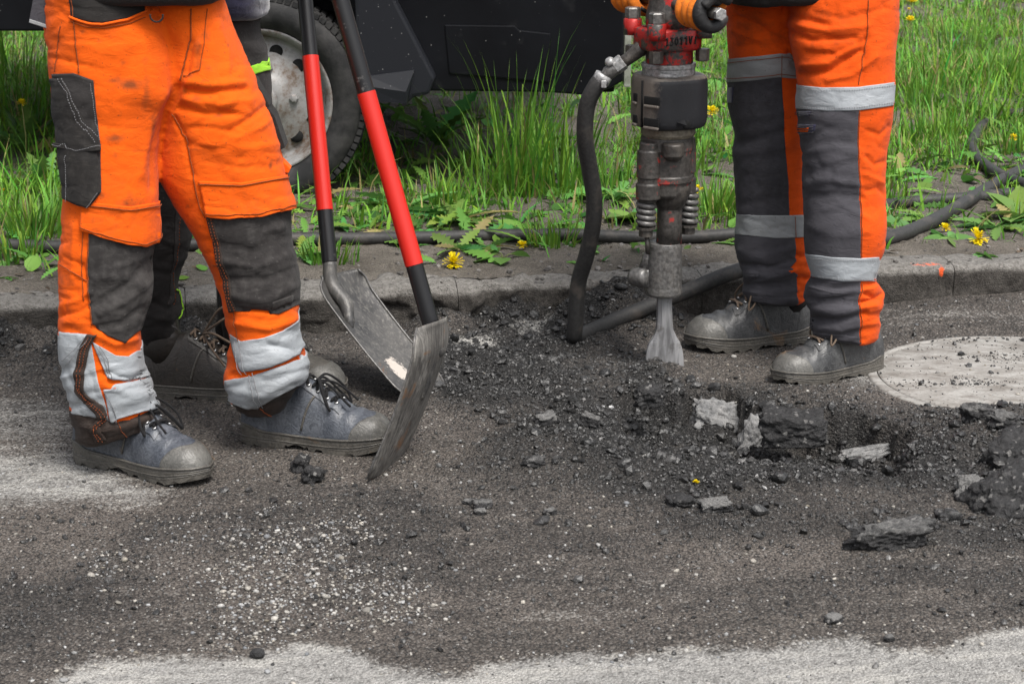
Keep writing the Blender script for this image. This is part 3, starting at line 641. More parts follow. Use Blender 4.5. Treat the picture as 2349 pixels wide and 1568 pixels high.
BH_ = np.array([(0, .078), (.012, .098), (.05, .112), (.09, .120), (.118, .126), (.145, .112), (.175, .094), (.205, .079), (.232, .071), (.255, .0685), (.275, .062), (.290, .049), (.299, .034), (.302, .027)])
def boot(parent, heel, toe, leather_m, lace_m, scale=1.0, lace='bow', roll=0.0, tab=False, shaft=.09, z=0.0, flip=1, cw=1.0, cm=None):
    """safety boot: heel and toe are ground points"""
    heel, toe = np.asarray(heel, float), np.asarray(toe, float); d = toe-heel; L = np.linalg.norm(d[:2]); sc = L/.302; a = math.atan2(d[1], d[0])
    M4 = Matrix.Translation((heel[0], heel[1], heel[2]+z)) @ Matrix.Rotation(a, 4, 'Z') @ Matrix.Rotation(-math.atan2(d[2], L), 4, 'Y') @ Matrix.Diagonal((sc, sc*flip*1.04, sc*1.08, 1))
    br = empty('boot', heel); br.parent = parent; br.matrix_parent_inverse = Matrix.Translation(-parent.location); br['_o'] = tuple(heel)
    F_ = lambda V: V
    def top(x): return np.interp(x, BH_[:, 0], BH_[:, 1])
    def wid(x): return np.interp(x, BW_[:, 0], BW_[:, 1])
    feather = lambda x: .027+.003*np.cos(x*22)+.010*sstep(.06, .0, x)
    bend = lambda x, y: y+.010*np.sin((x-.05)/.25*math.pi)*.4              # the sole curves inwards
    def upper_pt(x, ang, off=0.0):
        w, h, f = wid(x)+off, top(x)+off, feather(x)-.004
        ca, sa = np.cos(ang), np.sin(ang); p = .62
        crease = .0026*np.sin(x*210+ang*2.5)*sstep(.15, .19, x)*(1-sstep(.23, .25, x))*np.abs(sa)
        y = w*np.sign(ca)*np.abs(ca)**p*(1-.16*np.abs(sa)**2); zz = f+(h-f)*np.abs(sa)**(.80)+crease
        return np.stack([x+0*ang, bend(x, y), zz], -1)
    xs = np.concatenate([np.linspace(0, .02, 6), np.linspace(.026, .27, 44), np.linspace(.274, .302, 12)]); an = np.linspace(-.02, math.pi+.02, 30)
    Xg, Ag = np.meshgrid(xs, an, indexing='ij'); b = MB(); b.add(upper_pt(Xg, Ag).reshape(-1, 3), grid_faces(len(xs), 30)); up = b.build('upper', leather_m, br, M=M4)
    # padded collar and ankle inside the trouser leg
    b = MB(); prof = [(.036, .07), (.040, .10), (.041, .118), (.039, .125), (.036, .13), (.036, .13+shaft)]
    b.lathe(prof, (.055, .002, 0), 28, sx=1.08*cw, sy=.9*cw); b.build('collar', cm or M_BLACKC, br, M=M4)
    # sole with tread lugs and toe spring
    ol = np.array([(x, w) for x, w in zip(xs, wid(xs)+.0035)]); ol = np.vstack([ol, [(xs[-1]+.003, 0)]]); out = np.vstack([ol, ol[::-1][1:]*[1, -1]])
    out[0] = (-.003, out[0, 1]*.8); out[-1] = (-.003, out[-1, 1]*.8); out = resample(np.vstack([out, out[:1]]), 181)[:-1]
    n = len(out); x = out[:, 0]; spring = .014*sstep(.215, .305, x)+.010*np.exp(-((x-.115)/.022)**2)
    lug = .0055*((np.arange(n)//4) % 2)
    rows = [(1.0, np.full(n, 1.0), spring+lug*(np.abs(x-.115) > .02)), (1.0, np.full(n, 1.0), spring+.008), (1.008, None, spring+.010), (.996, None, .6*spring+.003*np.cos(x*22)+.015),
            (1.004, None, feather(x)-.006+.35*spring), (.992, None, feather(x)+.000+.2*spring), (.95, None, feather(x)+.0015)]
    V = []
    for k, (g, _, zz) in enumerate(rows): V.append(np.stack([.15+(x-.15)*g, bend(x, out[:, 1]*g), zz], 1))
    V = np.concatenate(V); F = [tuple(f) for f in grid_faces(len(rows), n, True)]+[tuple(range(n))[::-1]]
    b = MB(); b.add(V, F); so = b.build('sole', M_SOLE, br, M=M4, smooth=False)
    # scuff cap over the toe, heel counter
    def cap(name, x0f, x1, mat, off, a0=-.02, a1=math.pi+.02):
        aa = np.linspace(a0, a1, 34); tt = np.linspace(0, 1, 18); Tg, Aa = np.meshgrid(tt, aa, indexing='ij'); x0 = x0f(Aa); Xx = x0+(x1-x0)*Tg
        o = off*sstep(0, .06, Tg)-.001; bb = MB(); bb.add(upper_pt(Xx, Aa, o).reshape(-1, 3), grid_faces(18, 34)); return bb.build(name, mat, br, M=M4)
    cap('toe_cap', lambda A: .262-.040*np.abs(np.cos(A))**1.5, .302, M_CAP, .0026)
    cap('quarter_panel', lambda A: .150-.055*np.abs(np.cos(A))**.8, .004, leather_m, .0020); cap('heel_counter', lambda A: .060-.02*np.abs(np.sin(A)), .002, leather_m, .0036)
    for nm, zf, rr in (('welt', lambda x: feather(x)+.0015+.2*(.014*sstep(.215, .305, x)), .0022), ('sole_groove', lambda x: .0155+.55*(.014*sstep(.215, .305, x))+.003*np.cos(x*22), .0013)):
        b = MB(); q = np.stack([.15+(x-.15)*1.004, bend(x, out[:, 1]*1.004), zf(x)], 1); q = np.vstack([q, q[:1]]); b.tube(q[6:-6], rr, 6, cap=False); b.build(nm, M_SOLE, br, M=M4)
    b = MB(); q = np.array([upper_pt(np.array(xx), np.array(aa), .0012) for xx, aa in zip(np.linspace(.125, .15, 12), np.linspace(.1, 1.0, 12))]); b.tube(q, .0022, 6); b.build('seam', M_SOLE, br, M=M4); b = MB()
    q = np.array([upper_pt(np.array(xx), np.array(aa), .0012) for xx, aa in zip(np.linspace(.125, .15, 12), np.linspace(math.pi-.1, math.pi-1.0, 12))]); b.tube(q, .0022, 6)
    b.build('seam', M_SOLE, br, M=M4)
    # lace stay (facing) as a raised horseshoe with eyelets
    def facing(side, off):
        tt = np.linspace(0, 1, 16); ww = np.linspace(0, 1, 6); Tg, Wg = np.meshgrid(tt, ww, indexing='ij')
        A = math.pi/2+side*(.16+.50*Wg*(1-.25*Tg)); Xx = .202-.082*Tg; return upper_pt(Xx, A, off), grid_faces(16, 6)
    for sd in (1, -1):
        Vf, Ff = facing(sd, .0026); b = MB(); b.add(Vf.reshape(-1, 3), Ff); b.build('lace_stay', leather_m, br, M=M4)
        b = MB()
        for k in range(4): c = upper_pt(np.array(.192-.019*k), np.array(math.pi/2+sd*.32), .004); b.lathe([(.0042, -.001), (.0042, .0012), (.0025, .0016)], c, 10, axis=(0, sd*-.5, 1))
        b.build('eyelet', M_STEEL, br, M=M4)
    b = MB(); tt = np.linspace(.112, .208, 14); aa = np.linspace(-.24, .24, 8)+math.pi/2; Tg, Aa = np.meshgrid(tt, aa, indexing='ij'); b.add(upper_pt(Tg, Aa, .0012).reshape(-1, 3), grid_faces(14, 8)); b.build('tongue', leather_m, br, M=M4)
    b = MB()
    for k in range(4):
        for sd in (1, -1):
            q = np.array([upper_pt(np.array(.192-.019*k-.010*s_), np.array(math.pi/2+sd*(.34-.68*s_)), .0065+.002*math.sin(s_*math.pi)) for s_ in np.linspace(0, 1, 9)]); b.tube(q, .0028, 6)
    t0 = upper_pt(np.array(.146), np.array(math.pi/2), .010)
    if lace == 'bow':
        for sd, ln in ((1, 1.0), (-1, .8)):
            q = spline([t0, t0+[.012, sd*.022, .006], t0+[.036*ln, sd*.050*ln, -.022], t0+[.050*ln, sd*.052*ln, -.052*ln], t0+[.040*ln, sd*.040*ln, -.036], t0+[.012, sd*.014, .001], t0], 40); b.tube(q, .0024, 6)
            q = spline([t0, t0+[.03, sd*.012, -.005], t0+[.055, sd*.020, -.022], t0+[.075, sd*.022, -.038]], 16); b.tube(q, .0022, 6)
    elif lace == 'long':
        q = spline([t0, t0+[.05, -.03, .06], t0+[.10, -.035, .035], t0+[.085, -.04, -.01], t0+[.03, -.035, .01], t0], 40); b.tube(q, .0026, 6)
        q = spline([t0, t0+[.045, -.04, .035], t0+[.09, -.03, .062]], 16); b.tube(q, .0024, 6)
        q = spline([t0, t0+[.03, -.045, -.02], t0+[.055, -.05, -.05]], 16); b.tube(q, .0024, 6)
    else:
        q = spline([t0, t0+[.012, -.022, .004], t0+[.024, -.044, -.022], t0+[.016, -.047, -.040], t0+[.006, -.040, -.022], t0], 24); b.tube(q, .0023, 6)
        q = spline([t0, t0+[.012, .03, .004], t0+[.026, .040, -.016], t0+[.030, .046, -.036], t0+[.012, .040, -.02], t0], 24); b.tube(q, .0023, 6)
    b.build('lace', lace_m, br, M=M4)
    if tab:
        sd = -1; A0 = math.pi/2-.78*flip*0-.80
        c = [upper_pt(np.array(xx), np.array(aa), .0022) for xx, aa in ((.125, math.pi+.0-.62), (.137, math.pi-.62), (.137, math.pi-1.0), (.125, math.pi-1.0))]
        c = [upper_pt(np.array(xx), np.array(aa), .003) for xx, aa in ((.131, .60), (.119, .60), (.119, 1.02), (.131, 1.02))]
        b = MB(); b.add(np.array(c), [(0, 1, 2, 3)]); tb = b.build('brand_tab', M_TAB, br, M=M4, smooth=False)
        cu = bpy.data.curves.new('txt', 'FONT'); cu.body = 'TALCO'; cu.size = 1; cu.align_x = 'CENTER'; cu.align_y = 'CENTER'; to = bpy.data.objects.new('txt', cu); COL.objects.link(to)
        me = bpy.data.meshes.new_from_object(to.evaluated_get(bpy.context.evaluated_depsgraph_get())); bpy.data.objects.remove(to)
        V = np.array([v.co[:] for v in me.vertices]); c = np.array(c); ux = (c[2]-c[1]); uy = (c[0]-c[1]); o0 = c.mean(0)
        nrm = np.cross(ux, uy); nrm /= np.linalg.norm(nrm); nrm = nrm if nrm[1] > 0 and True else -nrm
        V = o0+V[:, :1]*ux*-.27+V[:, 1:2]*uy*-.8+nrm*.0006
        b = MB(); b.add(V, [tuple(p.vertices) for p in me.polygons]); b.build('lettering', M_WHITE, br, M=M4, smooth=False)
    return br

# ================================================================== people
M_SKIN = Mat('skin_tone'); M_SKIN = M_SKIN.done((.45, .26, .18), .55)
M_HAIR = Mat('hair_brown'); M_HAIR = M_HAIR.done((.05, .03, .02), .7)
def figure(person, feet, hip, lean, hands, jacket_mat, jy=None, face=0.0):
    """body as one skinned surface inside the clothes; jacket with sleeves reaching to the hands"""
    hip = np.asarray(hip, float); ln = np.asarray(lean, float); sh = hip+np.array([0, 0, .48])+ln; neck = sh+np.array([0, 0, .09])+ln*.15; head = neck+np.array([0, 0, .13])
    ax = np.array([math.cos(face), math.sin(face), 0]); sl, sr = sh-ax*.19, sh+ax*.19
    def el(s, h): m = (np.asarray(s)+np.asarray(h))/2; return m+np.array([0, .05, -.06])
    pts = [hip, (hip+sh)/2, sh, neck, head-[0, 0, .03], head+[0, 0, .09], sl, el(sl, hands[0]), hands[0], sr, el(sr, hands[1]), hands[1]]
    ed = [(0, 1), (1, 2), (2, 3), (3, 4), (4, 5), (2, 6), (6, 7), (7, 8), (2, 9), (9, 10), (10, 11)]
    rad = [(.07, .06), (.08, .07), (.08, .07), .05, (.085, .095), (.075, .09), .045, .036, .026, .045, .036, .026]
    skin('body', pts, ed, rad, M_SKIN, person)
    h0, h1 = np.asarray(hands[0]), np.asarray(hands[1]); w = lambda e, h: e+(h-e)*.80
    pj = [hip+[0, 0, .03], (hip+sh)/2, sh-[0, 0, .03], neck-[0, 0, .02], sl, el(sl, h0), w(el(sl, h0), h0), sr, el(sr, h1), w(el(sr, h1), h1)]
    skin('jacket', pj, [(0, 1), (1, 2), (2, 3), (2, 4), (4, 5), (5, 6), (2, 7), (7, 8), (8, 9)], [(.16, .12), (.165, .125), (.16, .11), .07, .075, .062, .05, .075, .062, .05], jacket_mat, person)
    V = I2*np.array([.098, .108, .085])+head+[0, .012, .065]; obj('hair', V, I2F, M_HAIR, person)
# --------------------------------------------------------------- worker in front on the left
LW = empty('person', G(440, 1060), 'worker in bright orange trousers with a dark holster pocket, standing at the left', 'person')
LA = Tube([(-90, 112, 345, 3.92, .12), (0, 108, 370, 3.92, .125), (70, 103, 400, 3.92, .125), (130, 112, 410, 3.91, .12), (210, 120, 408, 3.90, .115), (254, 126, 384, 3.9, .11), (308, 133, 367, 3.89, .105), (363, 139, 360, 3.88, .1), (453, 145, 361, 3.87, .098), (526, 144, 357, 3.865, .095), (587, 139, 343, 3.86, .09), (669, 135, 346, 3.855, .09), (702, 133, 338, 3.85, .088), (767, 131, 321, 3.85, .085), (853, 142, 325, 3.85, .085), (905, 160, 345, 3.85, .083, -.1), (950, 173, 354, 3.86, .08, -.2), (992, 182, 362, 3.86, .07, -.22)])
LB = Tube([(-90, 330, 512, 3.98, .12), (0, 340, 514, 3.98, .12), (54, 350, 528, 3.98, .12), (109, 362, 552, 3.98, .118), (167, 372, 581, 3.97, .115), (203, 378, 596, 3.97, .113), (261, 372, 618, 3.97, .11), (337, 362, 640, 3.97, .105), (395, 362, 654, 3.97, .103), (464, 399, 668, 3.97, .1), (519, 435, 662, 3.97, .1), (569, 461, 668, 3.97, .097), (607, 483, 680, 3.97, .095), (677, 508, 683, 3.97, .09), (730, 518, 684, 3.97, .088), (775, 526, 685, 3.97, .085), (812, 524, 702, 3.97, .085), (850, 515, 706, 3.97, .085), (880, 518, 694, 3.97, .08), (912, 532, 672, 3.98, .07, -.15), (945, 560, 650, 3.98, .055, -.1)])
D1 = [(300, 195, 26, 13, .95), (262, 185, 20, 5, .6), (265, 318, 22, 8, .8), (300, 470, 40, 22, .6), (335, 210, 9, 60, .5), (350, 290, 8, 50, .55), (625, 380, 5, 14, 1.0), (660, 425, 14, 10, .5), (612, 470, 30, 12, .4), (655, 478, 18, 6, .9), (455, 120, 10, 45, .55), (420, 190, 6, 40, .5), (470, 85, 14, 14, .5), (445, 345, 14, 4, .5), (150, 640, 30, 25, .35), (320, 345, 16, 5, .5), (560, 370, 30, 10, .25), (365, 45, 10, 12, .5)]
random.seed(11)
D1 += [(random.uniform(120, 400), random.uniform(60, 520), random.uniform(3, 14), random.uniform(2, 9), random.uniform(.3, .6)) for _ in range(16)]+[(random.uniform(420, 650), random.uniform(80, 490), random.uniform(3, 14), random.uniform(2, 9), random.uniform(.45, .85)) for _ in range(16)]
lw_str = [(0, [(408, 200), (376, 265), (352, 335), (350, 430)], 13, -6), (0, [(380, 215), (345, 290), (325, 400)], 16, 4), (0, [(140, 90), (230, 110), (330, 100)], 26, 2), (0, [(150, 590), (190, 610), (200, 640)], 8, -4),
          (0, [(140, 700), (175, 690), (205, 670)], 9, 4), (0, [(140, 722), (180, 716), (208, 700)], 7, -4), (0, [(145, 742), (190, 740)], 8, 4),
          (0, [(215, 700), (270, 668), (338, 600)], 11, -4.5), (0, [(230, 720), (290, 690), (342, 640)], 9, 4), (0, [(240, 620), (300, 600), (340, 575)], 10, 3), (0, [(225, 752), (280, 742), (325, 705)], 10, -6), (0, [(215, 765), (265, 790), (318, 775)], 10, 5),
          (0, [(220, 640), (275, 630), (320, 655)], 14, 5), (0, [(250, 855), (300, 870), (330, 850)], 8, -6), (0, [(150, 850), (170, 880), (200, 920)], 9, -5), (0, [(240, 880), (300, 905), (345, 900)], 12, 4),
          (0, [(190, 975), (240, 985), (330, 960)], 6, 4), (0, [(200, 955), (270, 972), (350, 945)], 5, -4), (0, [(300, 130), (250, 240), (240, 400)], 22, -2), (0, [(170, 520), (165, 640)], 10, 3),
          (1, [(410, 205), (470, 216), (565, 204)], 11, -7), (1, [(420, 185), (480, 196), (560, 188)], 11, 4), (1, [(405, 246), (470, 262), (540, 262)], 11, -6.5), (1, [(420, 228), (500, 240), (580, 228)], 11, 4), (1, [(530, 300), (580, 270), (615, 240)], 10, -4.5), (1, [(545, 315), (600, 290), (625, 265)], 9, 3.5),
          (1, [(400, 270), (425, 320), (440, 400)], 9, -4), (1, [(470, 330), (560, 340), (640, 330)], 14, 2.5), (1, [(440, 100), (425, 180), (412, 200)], 10, -5), (1, [(455, 100), (440, 170), (425, 195)], 9, 4), (1, [(500, 60), (520, 100), (530, 170)], 14, 3),
          (1, [(480, 372), (560, 385), (640, 378)], 12, -2.5), (1, [(500, 560), (580, 575), (660, 545)], 10, -4.5), (1, [(510, 600), (590, 612), (675, 580)], 11, 4), (1, [(520, 640), (600, 645), (680, 612)], 10, -4.5), (1, [(540, 680), (610, 690), (680, 650)], 12, 5), (1, [(545, 708), (620, 716), (676, 694)], 7, -6),
          (1, [(610, 530), (650, 520)], 8, 4), (1, [(545, 740), (620, 755), (680, 730)], 12, 5), (1, [(620, 790), (660, 800), (680, 815)], 10, -5), (1, [(530, 860), (600, 850), (700, 815)], 9, -6), (1, [(540, 895), (600, 905), (680, 860)], 12, 4), (1, [(575, 935), (620, 930), (650, 915)], 7, -4)]
lw = Garment('trousers', [LA, LB], M_ORANGE, LW, lw_str, D1, ankle=[(0, 850, .003), (1, 790, .003)])
# near leg
lw.panel('knee_panel', 0, [[(203, 536), (280, 550), (372, 536)], [(199, 628), (270, 640), (372, 640)], [(206, 690), (275, 705), (362, 700)], [(211, 742), (246, 769), (283, 786), (311, 764), (345, 740)]], M_DARK, .0022, (50, 54), dirt=.25)
lw.panel('thigh_flap', 0, [[(186, 462), (300, 474), (380, 460)], [(188, 526), (232, 543), (290, 560), (327, 563), (380, 538)]], M_ORANGE, .0035, (54, 30), flare=.007, dirt=.12)
lw.seam('seam', 0, [(190, 470), (300, 482), (378, 468)], M_SEAM, .0011, .0055); lw.seam('seam', 0, [(189, 519), (232, 536), (290, 553), (327, 556), (378, 532)], M_SEAM, .0009, .0108)
lw.panel('holster_pocket', 0, [[(123, 170), (170, 168), (214, 185)], [(127, 240), (180, 240), (220, 250)], [(137, 327), (190, 330), (230, 330)], [(147, 417), (190, 420), (232, 420)], [(150, 458), (172, 468), (203, 480), (232, 440)]], M_DARK, .0035, (40, 56), dirt=.1, puff=.006)
lw.panel('holster_front', 0, [[(123, 178), (146, 180)], [(128, 245), (150, 238), (175, 236)], [(137, 325), (180, 322), (222, 325)], [(147, 417), (190, 420), (230, 425)], [(151, 455), (172, 464), (203, 476), (230, 440)]], M_BLACKC, .010, (36, 50), dirt=.2, puff=.006)
lw.panel('pocket_hem', 0, [[(135, 325), (180, 334), (231, 331)], [(136, 338), (180, 347), (232, 344)]], M_BLACKC, .0145, (36, 8), dirt=.3)
for q in ([(146, 182), (166, 212), (176, 250), (190, 285), (222, 322)], [(153, 182), (172, 212), (183, 248), (197, 282), (226, 312)], [(136, 329), (180, 338), (231, 335)], [(160, 350), (164, 400), (166, 462)], [(214, 190), (222, 260), (229, 320)], [(205, 474), (228, 442)]): lw.seam('stitching', 0, q, M_SEAMG, .0007, .017, 70, dash=1)
lw.panel('hip_pocket', 0, [[(156, -60), (250, -60), (332, -60)], [(160, 0), (250, 0), (331, 0)], [(163, 36), (200, 50), (235, 53), (290, 43), (330, 25)]], M_BLACKC, .0018, (40, 24))
lw.seam('pocket_edge', 0, [(161, 38), (200, 53), (235, 56), (290, 46), (332, 27), (334, -20)], M_ORANGE, .003, .003); lw.seam('seam', 0, [(163, 50), (200, 62), (240, 64), (300, 53), (332, 40)], M_SEAM, .0008, .002)
lw.seam('seam', 0, [(163, -20), (172, 70), (182, 168)], M_SEAM, .0011, .0016); lw.seam('seam', 0, [(140, 60), (131, 100), (128, 165)], M_SEAM, .0009, .0014)
lw.seam('seam', 0, [(204, 540), (200, 628), (205, 690), (211, 745)], M_SEAM, .0012, .003); lw.seam('seam', 0, [(190, 532), (187, 620), (192, 690)], M_SEAM, .0008, .002); lw.seam('seam', 0, [(139, 606), (165, 622), (198, 645)], M_SEAM, .0010, .002)
lw.panel('reflective_cuff', 0, [[(112, 760), (165, 764), (206, 768)], [(114, 850), (165, 856), (222, 862)], [(135, 905), (180, 918), (240, 925)], [(160, 945), (200, 955), (250, 966)]], M_TAPE, .002, (40, 44))
lw.panel('reflective_band', 0, [[(212, 784), (266, 815), (295, 817), (350, 780)], [(246, 866), (285, 873), (352, 864)]], M_TAPE, .0022, (44, 26), flare=.005)
lw.panel('reflective_hem', 0, [[(238, 892), (280, 880), (310, 876), (375, 858)], [(254, 970), (268, 960), (310, 948), (382, 926)]], M_TAPE, .0035, (44, 26), flare=.004)
lw.panel('stripe', 0, [[(199, 767), (222, 767)], [(184, 795), (206, 797)], [(172, 853), (194, 855)], [(172, 898), (193, 900)], [(194, 925), (212, 915)], [(217, 945), (235, 930)], [(228, 960), (246, 950)], [(208, 978), (230, 975)], [(222, 1008), (244, 1004)]], M_BROWN, .006, (8, 90))
for dx in (7, 14): lw.seam('stitching', 0, [(200+dx, 770), (185+dx, 796), (173+dx, 854), (173+dx, 898), (194+dx, 922), (217+dx, 940), (228+dx, 957), (210+dx, 977), (222+dx, 1005)], M_SEAM, .0008, .0082, 90, dash=1)
for q in ([(196, 772), (172, 800), (148, 826)], [(204, 776), (178, 806), (154, 834)], [(220, 790), (238, 820), (248, 864)], [(228, 792), (246, 822), (254, 864)], [(240, 895), (258, 930), (268, 966)]): lw.seam('stitching', 0, q, M_SEAMG, .0008, .0072, 50)
lw.under(0, [(100, 925), (205, 957), (262, 972), (300, 966), (420, 915), (420, 1080), (100, 1080)], M_BROWN, -3)
lw.panel('hem', 0, [[(150, 928), (205, 955), (262, 968), (300, 962), (380, 925)], [(160, 985), (230, 1004), (290, 990), (385, 958)], [(165, 1005), (230, 1019), (300, 1003), (385, 970)]], M_BROWN, .0012, (50, 20), dirt=.2)
lw.seam('stitching', 0, [(268, 962), (278, 985), (292, 1004)], M_SEAM, .0008, .003, 24, dash=1)
# far leg
lw.panel('thigh_flap', 1, [[(455, 416), (550, 420), (690, 396)], [(466, 455), (560, 462), (700, 440)], [(475, 494), (526, 501), (599, 496), (700, 468)]], M_ORANGE, .0035, (54, 30), flare=.008, dirt=.12)
lw.seam('seam', 1, [(456, 422), (550, 426), (685, 403)], M_SEAM, .0012, .0052); lw.seam('seam', 1, [(474, 486), (526, 493), (599, 488), (695, 462)], M_SEAM, .0009, .0115)
lw.panel('knee_panel', 1, [[(474, 490), (560, 500), (690, 470)], [(500, 579), (590, 590), (700, 575)], [(520, 648), (605, 655), (705, 640)], [(537, 714), (594, 711), (639, 721), (700, 690)]], M_DARK, .0022, (50, 54), dirt=.2)
lw.panel('knee_label', 1, [[(622, 690), (668, 676)], [(624, 712), (670, 698)]], M_DARK, .0042, (14, 8), dirt=.4)
lw.panel('stripe', 1, [[(473, 498), (489, 500)], [(491, 579), (507, 579)], [(511, 648), (527, 648)], [(528, 716), (543, 714)]], M_BROWN, .004, (8, 40))
for dx in (4, 11): lw.seam('stitching', 1, [(474+dx, 502), (492+dx, 579), (512+dx, 648), (529+dx, 712)], M_SEAM, .0008, .0060, 60, dash=1)
lw.seam('seam', 1, [(395, 262), (425, 320), (442, 400), (456, 470), (470, 500)], M_SEAM, .0011, .002); lw.seam('seam', 1, [(485, 608), (508, 612)], M_SEAM, .0009, .002)
lw.seam('seam', 1, [(437, 20), (438, 90), (425, 140), (412, 185)], M_SEAM, .0014, .002); lw.seam('seam', 1, [(470, 20), (468, 100), (458, 160), (420, 174)], M_SEAM, .0008, .0016)
lw.panel('reflective_band', 1, [[(518, 762), (549, 783), (606, 774), (651, 758), (705, 705)], [(535, 800), (620, 800), (694, 770)], [(557, 848), (615, 836), (683, 812)]], M_TAPE, .0022, (50, 30), flare=.005)
lw.panel('reflective_hem', 1, [[(505, 876), (574, 863), (655, 836), (735, 802)], [(512, 906), (590, 890), (670, 862), (735, 832)], [(530, 915), (572, 937), (590, 937), (623, 912), (690, 876), (728, 840)]], M_TAPE, .0035, (50, 26), flare=.003)
lw.under(1, [(500, 925), (590, 938), (623, 912), (730, 860), (730, 1000), (500, 1000)], M_BROWN, -3)
lw.panel('hem', 1, [[(540, 925), (590, 930), (623, 905), (700, 868)], [(552, 952), (606, 962), (643, 954), (700, 900)]], M_BROWN, .001, (40, 16), dirt=.2)
for q in ([(546, 783), (556, 853)], [(556, 783), (566, 851)], [(572, 858), (578, 890), (592, 935)], [(580, 856), (590, 890), (602, 930)]): lw.seam('stitching', 1, q, M_SEAMG, .0009, .0105, 40)
lw.seam('seam', 1, [(536, 716), (545, 783)], M_SEAM, .0010, .002); lw.seam('stitching', 1, [(596, 938), (612, 952), (625, 956)], M_SEAM, .001, .003, 20)
# pocket flaps standing off the far side, hanging loop, tool-holder flap at the hip
def slab(name, poly, Y, th, mat, parent, bev=.002):
    q = P(np.array(poly)[:, 0], np.array(poly)[:, 1], Y); M4 = Matrix(((1, 0, 0, 0), (0, 0, 1, 0), (0, 1, 0, 0), (0, 0, 0, 1)))
    b = MB(); b.prism(q[:, [0, 2]], Y-th/2, Y+th/2, bev, M=M4); return b.build(name, mat, parent, smooth=False)
slab('cargo_flap', [(578, 170), (590, 182), (621, 236), (619, 246), (606, 240), (575, 185)], 4.0, .05, M_BLACKC, LW); slab('cargo_pocket', [(604, 242), (620, 243), (634, 262), (658, 333), (645, 338), (628, 300)], 4.0, .06, M_BLACKC, LW)
slab('pocket_tab', [(645, 360), (668, 384), (664, 394), (648, 392)], 3.99, .03, M_ORANGE, LW); slab('tool_flap', [(78, -8), (132, -12), (142, 14), (110, 66), (67, 52)], 3.86, .012, M_SLATE, LW)
slab('tool_flap_band', [(60+8, 44), (110, 58), (110, 66), (67, 52)], 3.853, .004, M_TAPE2, LW, .001)
b = MB(); c = P(359, 36, 3.80); th = np.linspace(-.2, math.pi+.2, 24)+math.pi; b.tube(np.stack([c[0]+.0115*np.cos(th), np.full(24, c[1]), c[2]+.0115*np.sin(th)], 1), .0016, 8); b.build('ring', M_BLACKC, LW)
lw.panel('belt_loop', 0, [[(347, -20), (368, -20)], [(345, 26), (366, 30)]], M_ORANGE, .004, (8, 10))
boot(LW, G(176, 1060)+[0.010, .030, 0], G(458, 1116)+[.016, .012, 0], M_BOOT_L, M_LACE_K, tab=True)
boot(LW, G(564, 1018)+[0, .03, 0], G(893, 1042)+[.01, .014, 0], M_BOOT_L, M_LACE_K)
lj = Tube([(-700, 150, 520, 3.93, .15), (-200, 100, 545, 3.94, .17), (-40, 120, 525, 3.94, .16), (-4, 128, 520, 3.94, .15, .02)])
Garment('jacket_hem', [lj], M_BLACKC, LW, voxel=.012)
hipL = P(310, -60, 3.95); figure(LW, [G(230, 1020), G(620, 985)], hipL, (.03, .02, 0), [P(120, -300, 3.75), P(770, -330, 4.05)], M_BLACKC, face=-.5)
# --------------------------------------------------------------- worker behind
BWK = empty('person', G(520, 905), 'worker in dark trousers with a lime stripe standing behind the left worker', 'person')
BA = Tube([(-60, 420, 560, 4.42, .1), (100, 400, 540, 4.42, .1), (300, 360, 500, 4.4, .09), (400, 330, 452, 4.38, .088), (480, 320, 446, 4.38, .085), (546, 315, 442, 4.37, .085), (579, 312, 434, 4.37, .083), (628, 308, 415, 4.36, .08), (669, 306, 408, 4.36, .08), (706, 305, 421, 4.36, .08), (734, 306, 411, 4.36, .075), (757, 310, 412, 4.36, .07), (785, 316, 408, 4.36, .06)])
BB = Tube([(-60, 505, 600, 4.46, .1), (40, 500, 593, 4.46, .1), (72, 500, 592, 4.46, .1), (118, 505, 610, 4.46, .1), (147, 505, 616, 4.46, .1), (221, 505, 621, 4.45, .095), (300, 505, 622, 4.45, .09), (400, 505, 618, 4.44, .09), (550, 500, 610, 4.42, .085), (700, 502, 600, 4.4, .08), (800, 515, 592, 4.4, .06)])
bw = Garment('trousers', [BA, BB], M_BLACKC, BWK, [(1, [(560, 120), (590, 140), (615, 150)], 8, -4), (1, [(540, 90), (575, 110), (605, 120)], 9, 4), (0, [(340, 620), (390, 630), (420, 610)], 9, -4), (0, [(340, 690), (390, 710), (425, 690)], 8, -6), (0, [(340, 725), (390, 735), (420, 715)], 8, 5), (0, [(350, 540), (400, 560), (440, 540)], 10, 3)], voxel=.005, ankle=[(0, 690, .003)])
bw.panel('thigh_panel', 1, [[(480, -20), (560, -20), (640, -20)], [(480, 100), (560, 100), (640, 100)], [(480, 300), (560, 300), (640, 300)]], M_DARK, .002, (30, 40))
bw.panel('lime_stripe', 1, [[(540, 160), (575, 152), (636, 132)], [(540, 185), (580, 172), (636, 154)]], M_LIME, .004, (30, 10))
bw.seam('lime_piping', 0, [(404, 664), (414, 690), (420, 706), (408, 730)], M_LIME, .0016, .003, 30)
bw.panel('side_stripe', 0, [[(402, 480), (412, 480)], [(398, 600), (408, 600)], [(388, 700), (398, 702)]], M_DARK, .002, (6, 40)); bw.seam('stitching', 0, [(414, 470), (408, 560), (400, 640), (402, 700)], M_SEAM, .0008, .003, 60, dash=1)
bw.seam('stitching', 0, [(392, 744), (404, 758), (412, 772)], M_SEAMG, .0008, .003, 24, dash=1)
bj = Tube([(-600, 440, 660, 4.45, .14), (-150, 425, 640, 4.45, .15), (0, 430, 619, 4.45, .14), (26, 432, 617, 4.45, .135), (36, 440, 612, 4.45, .12)])
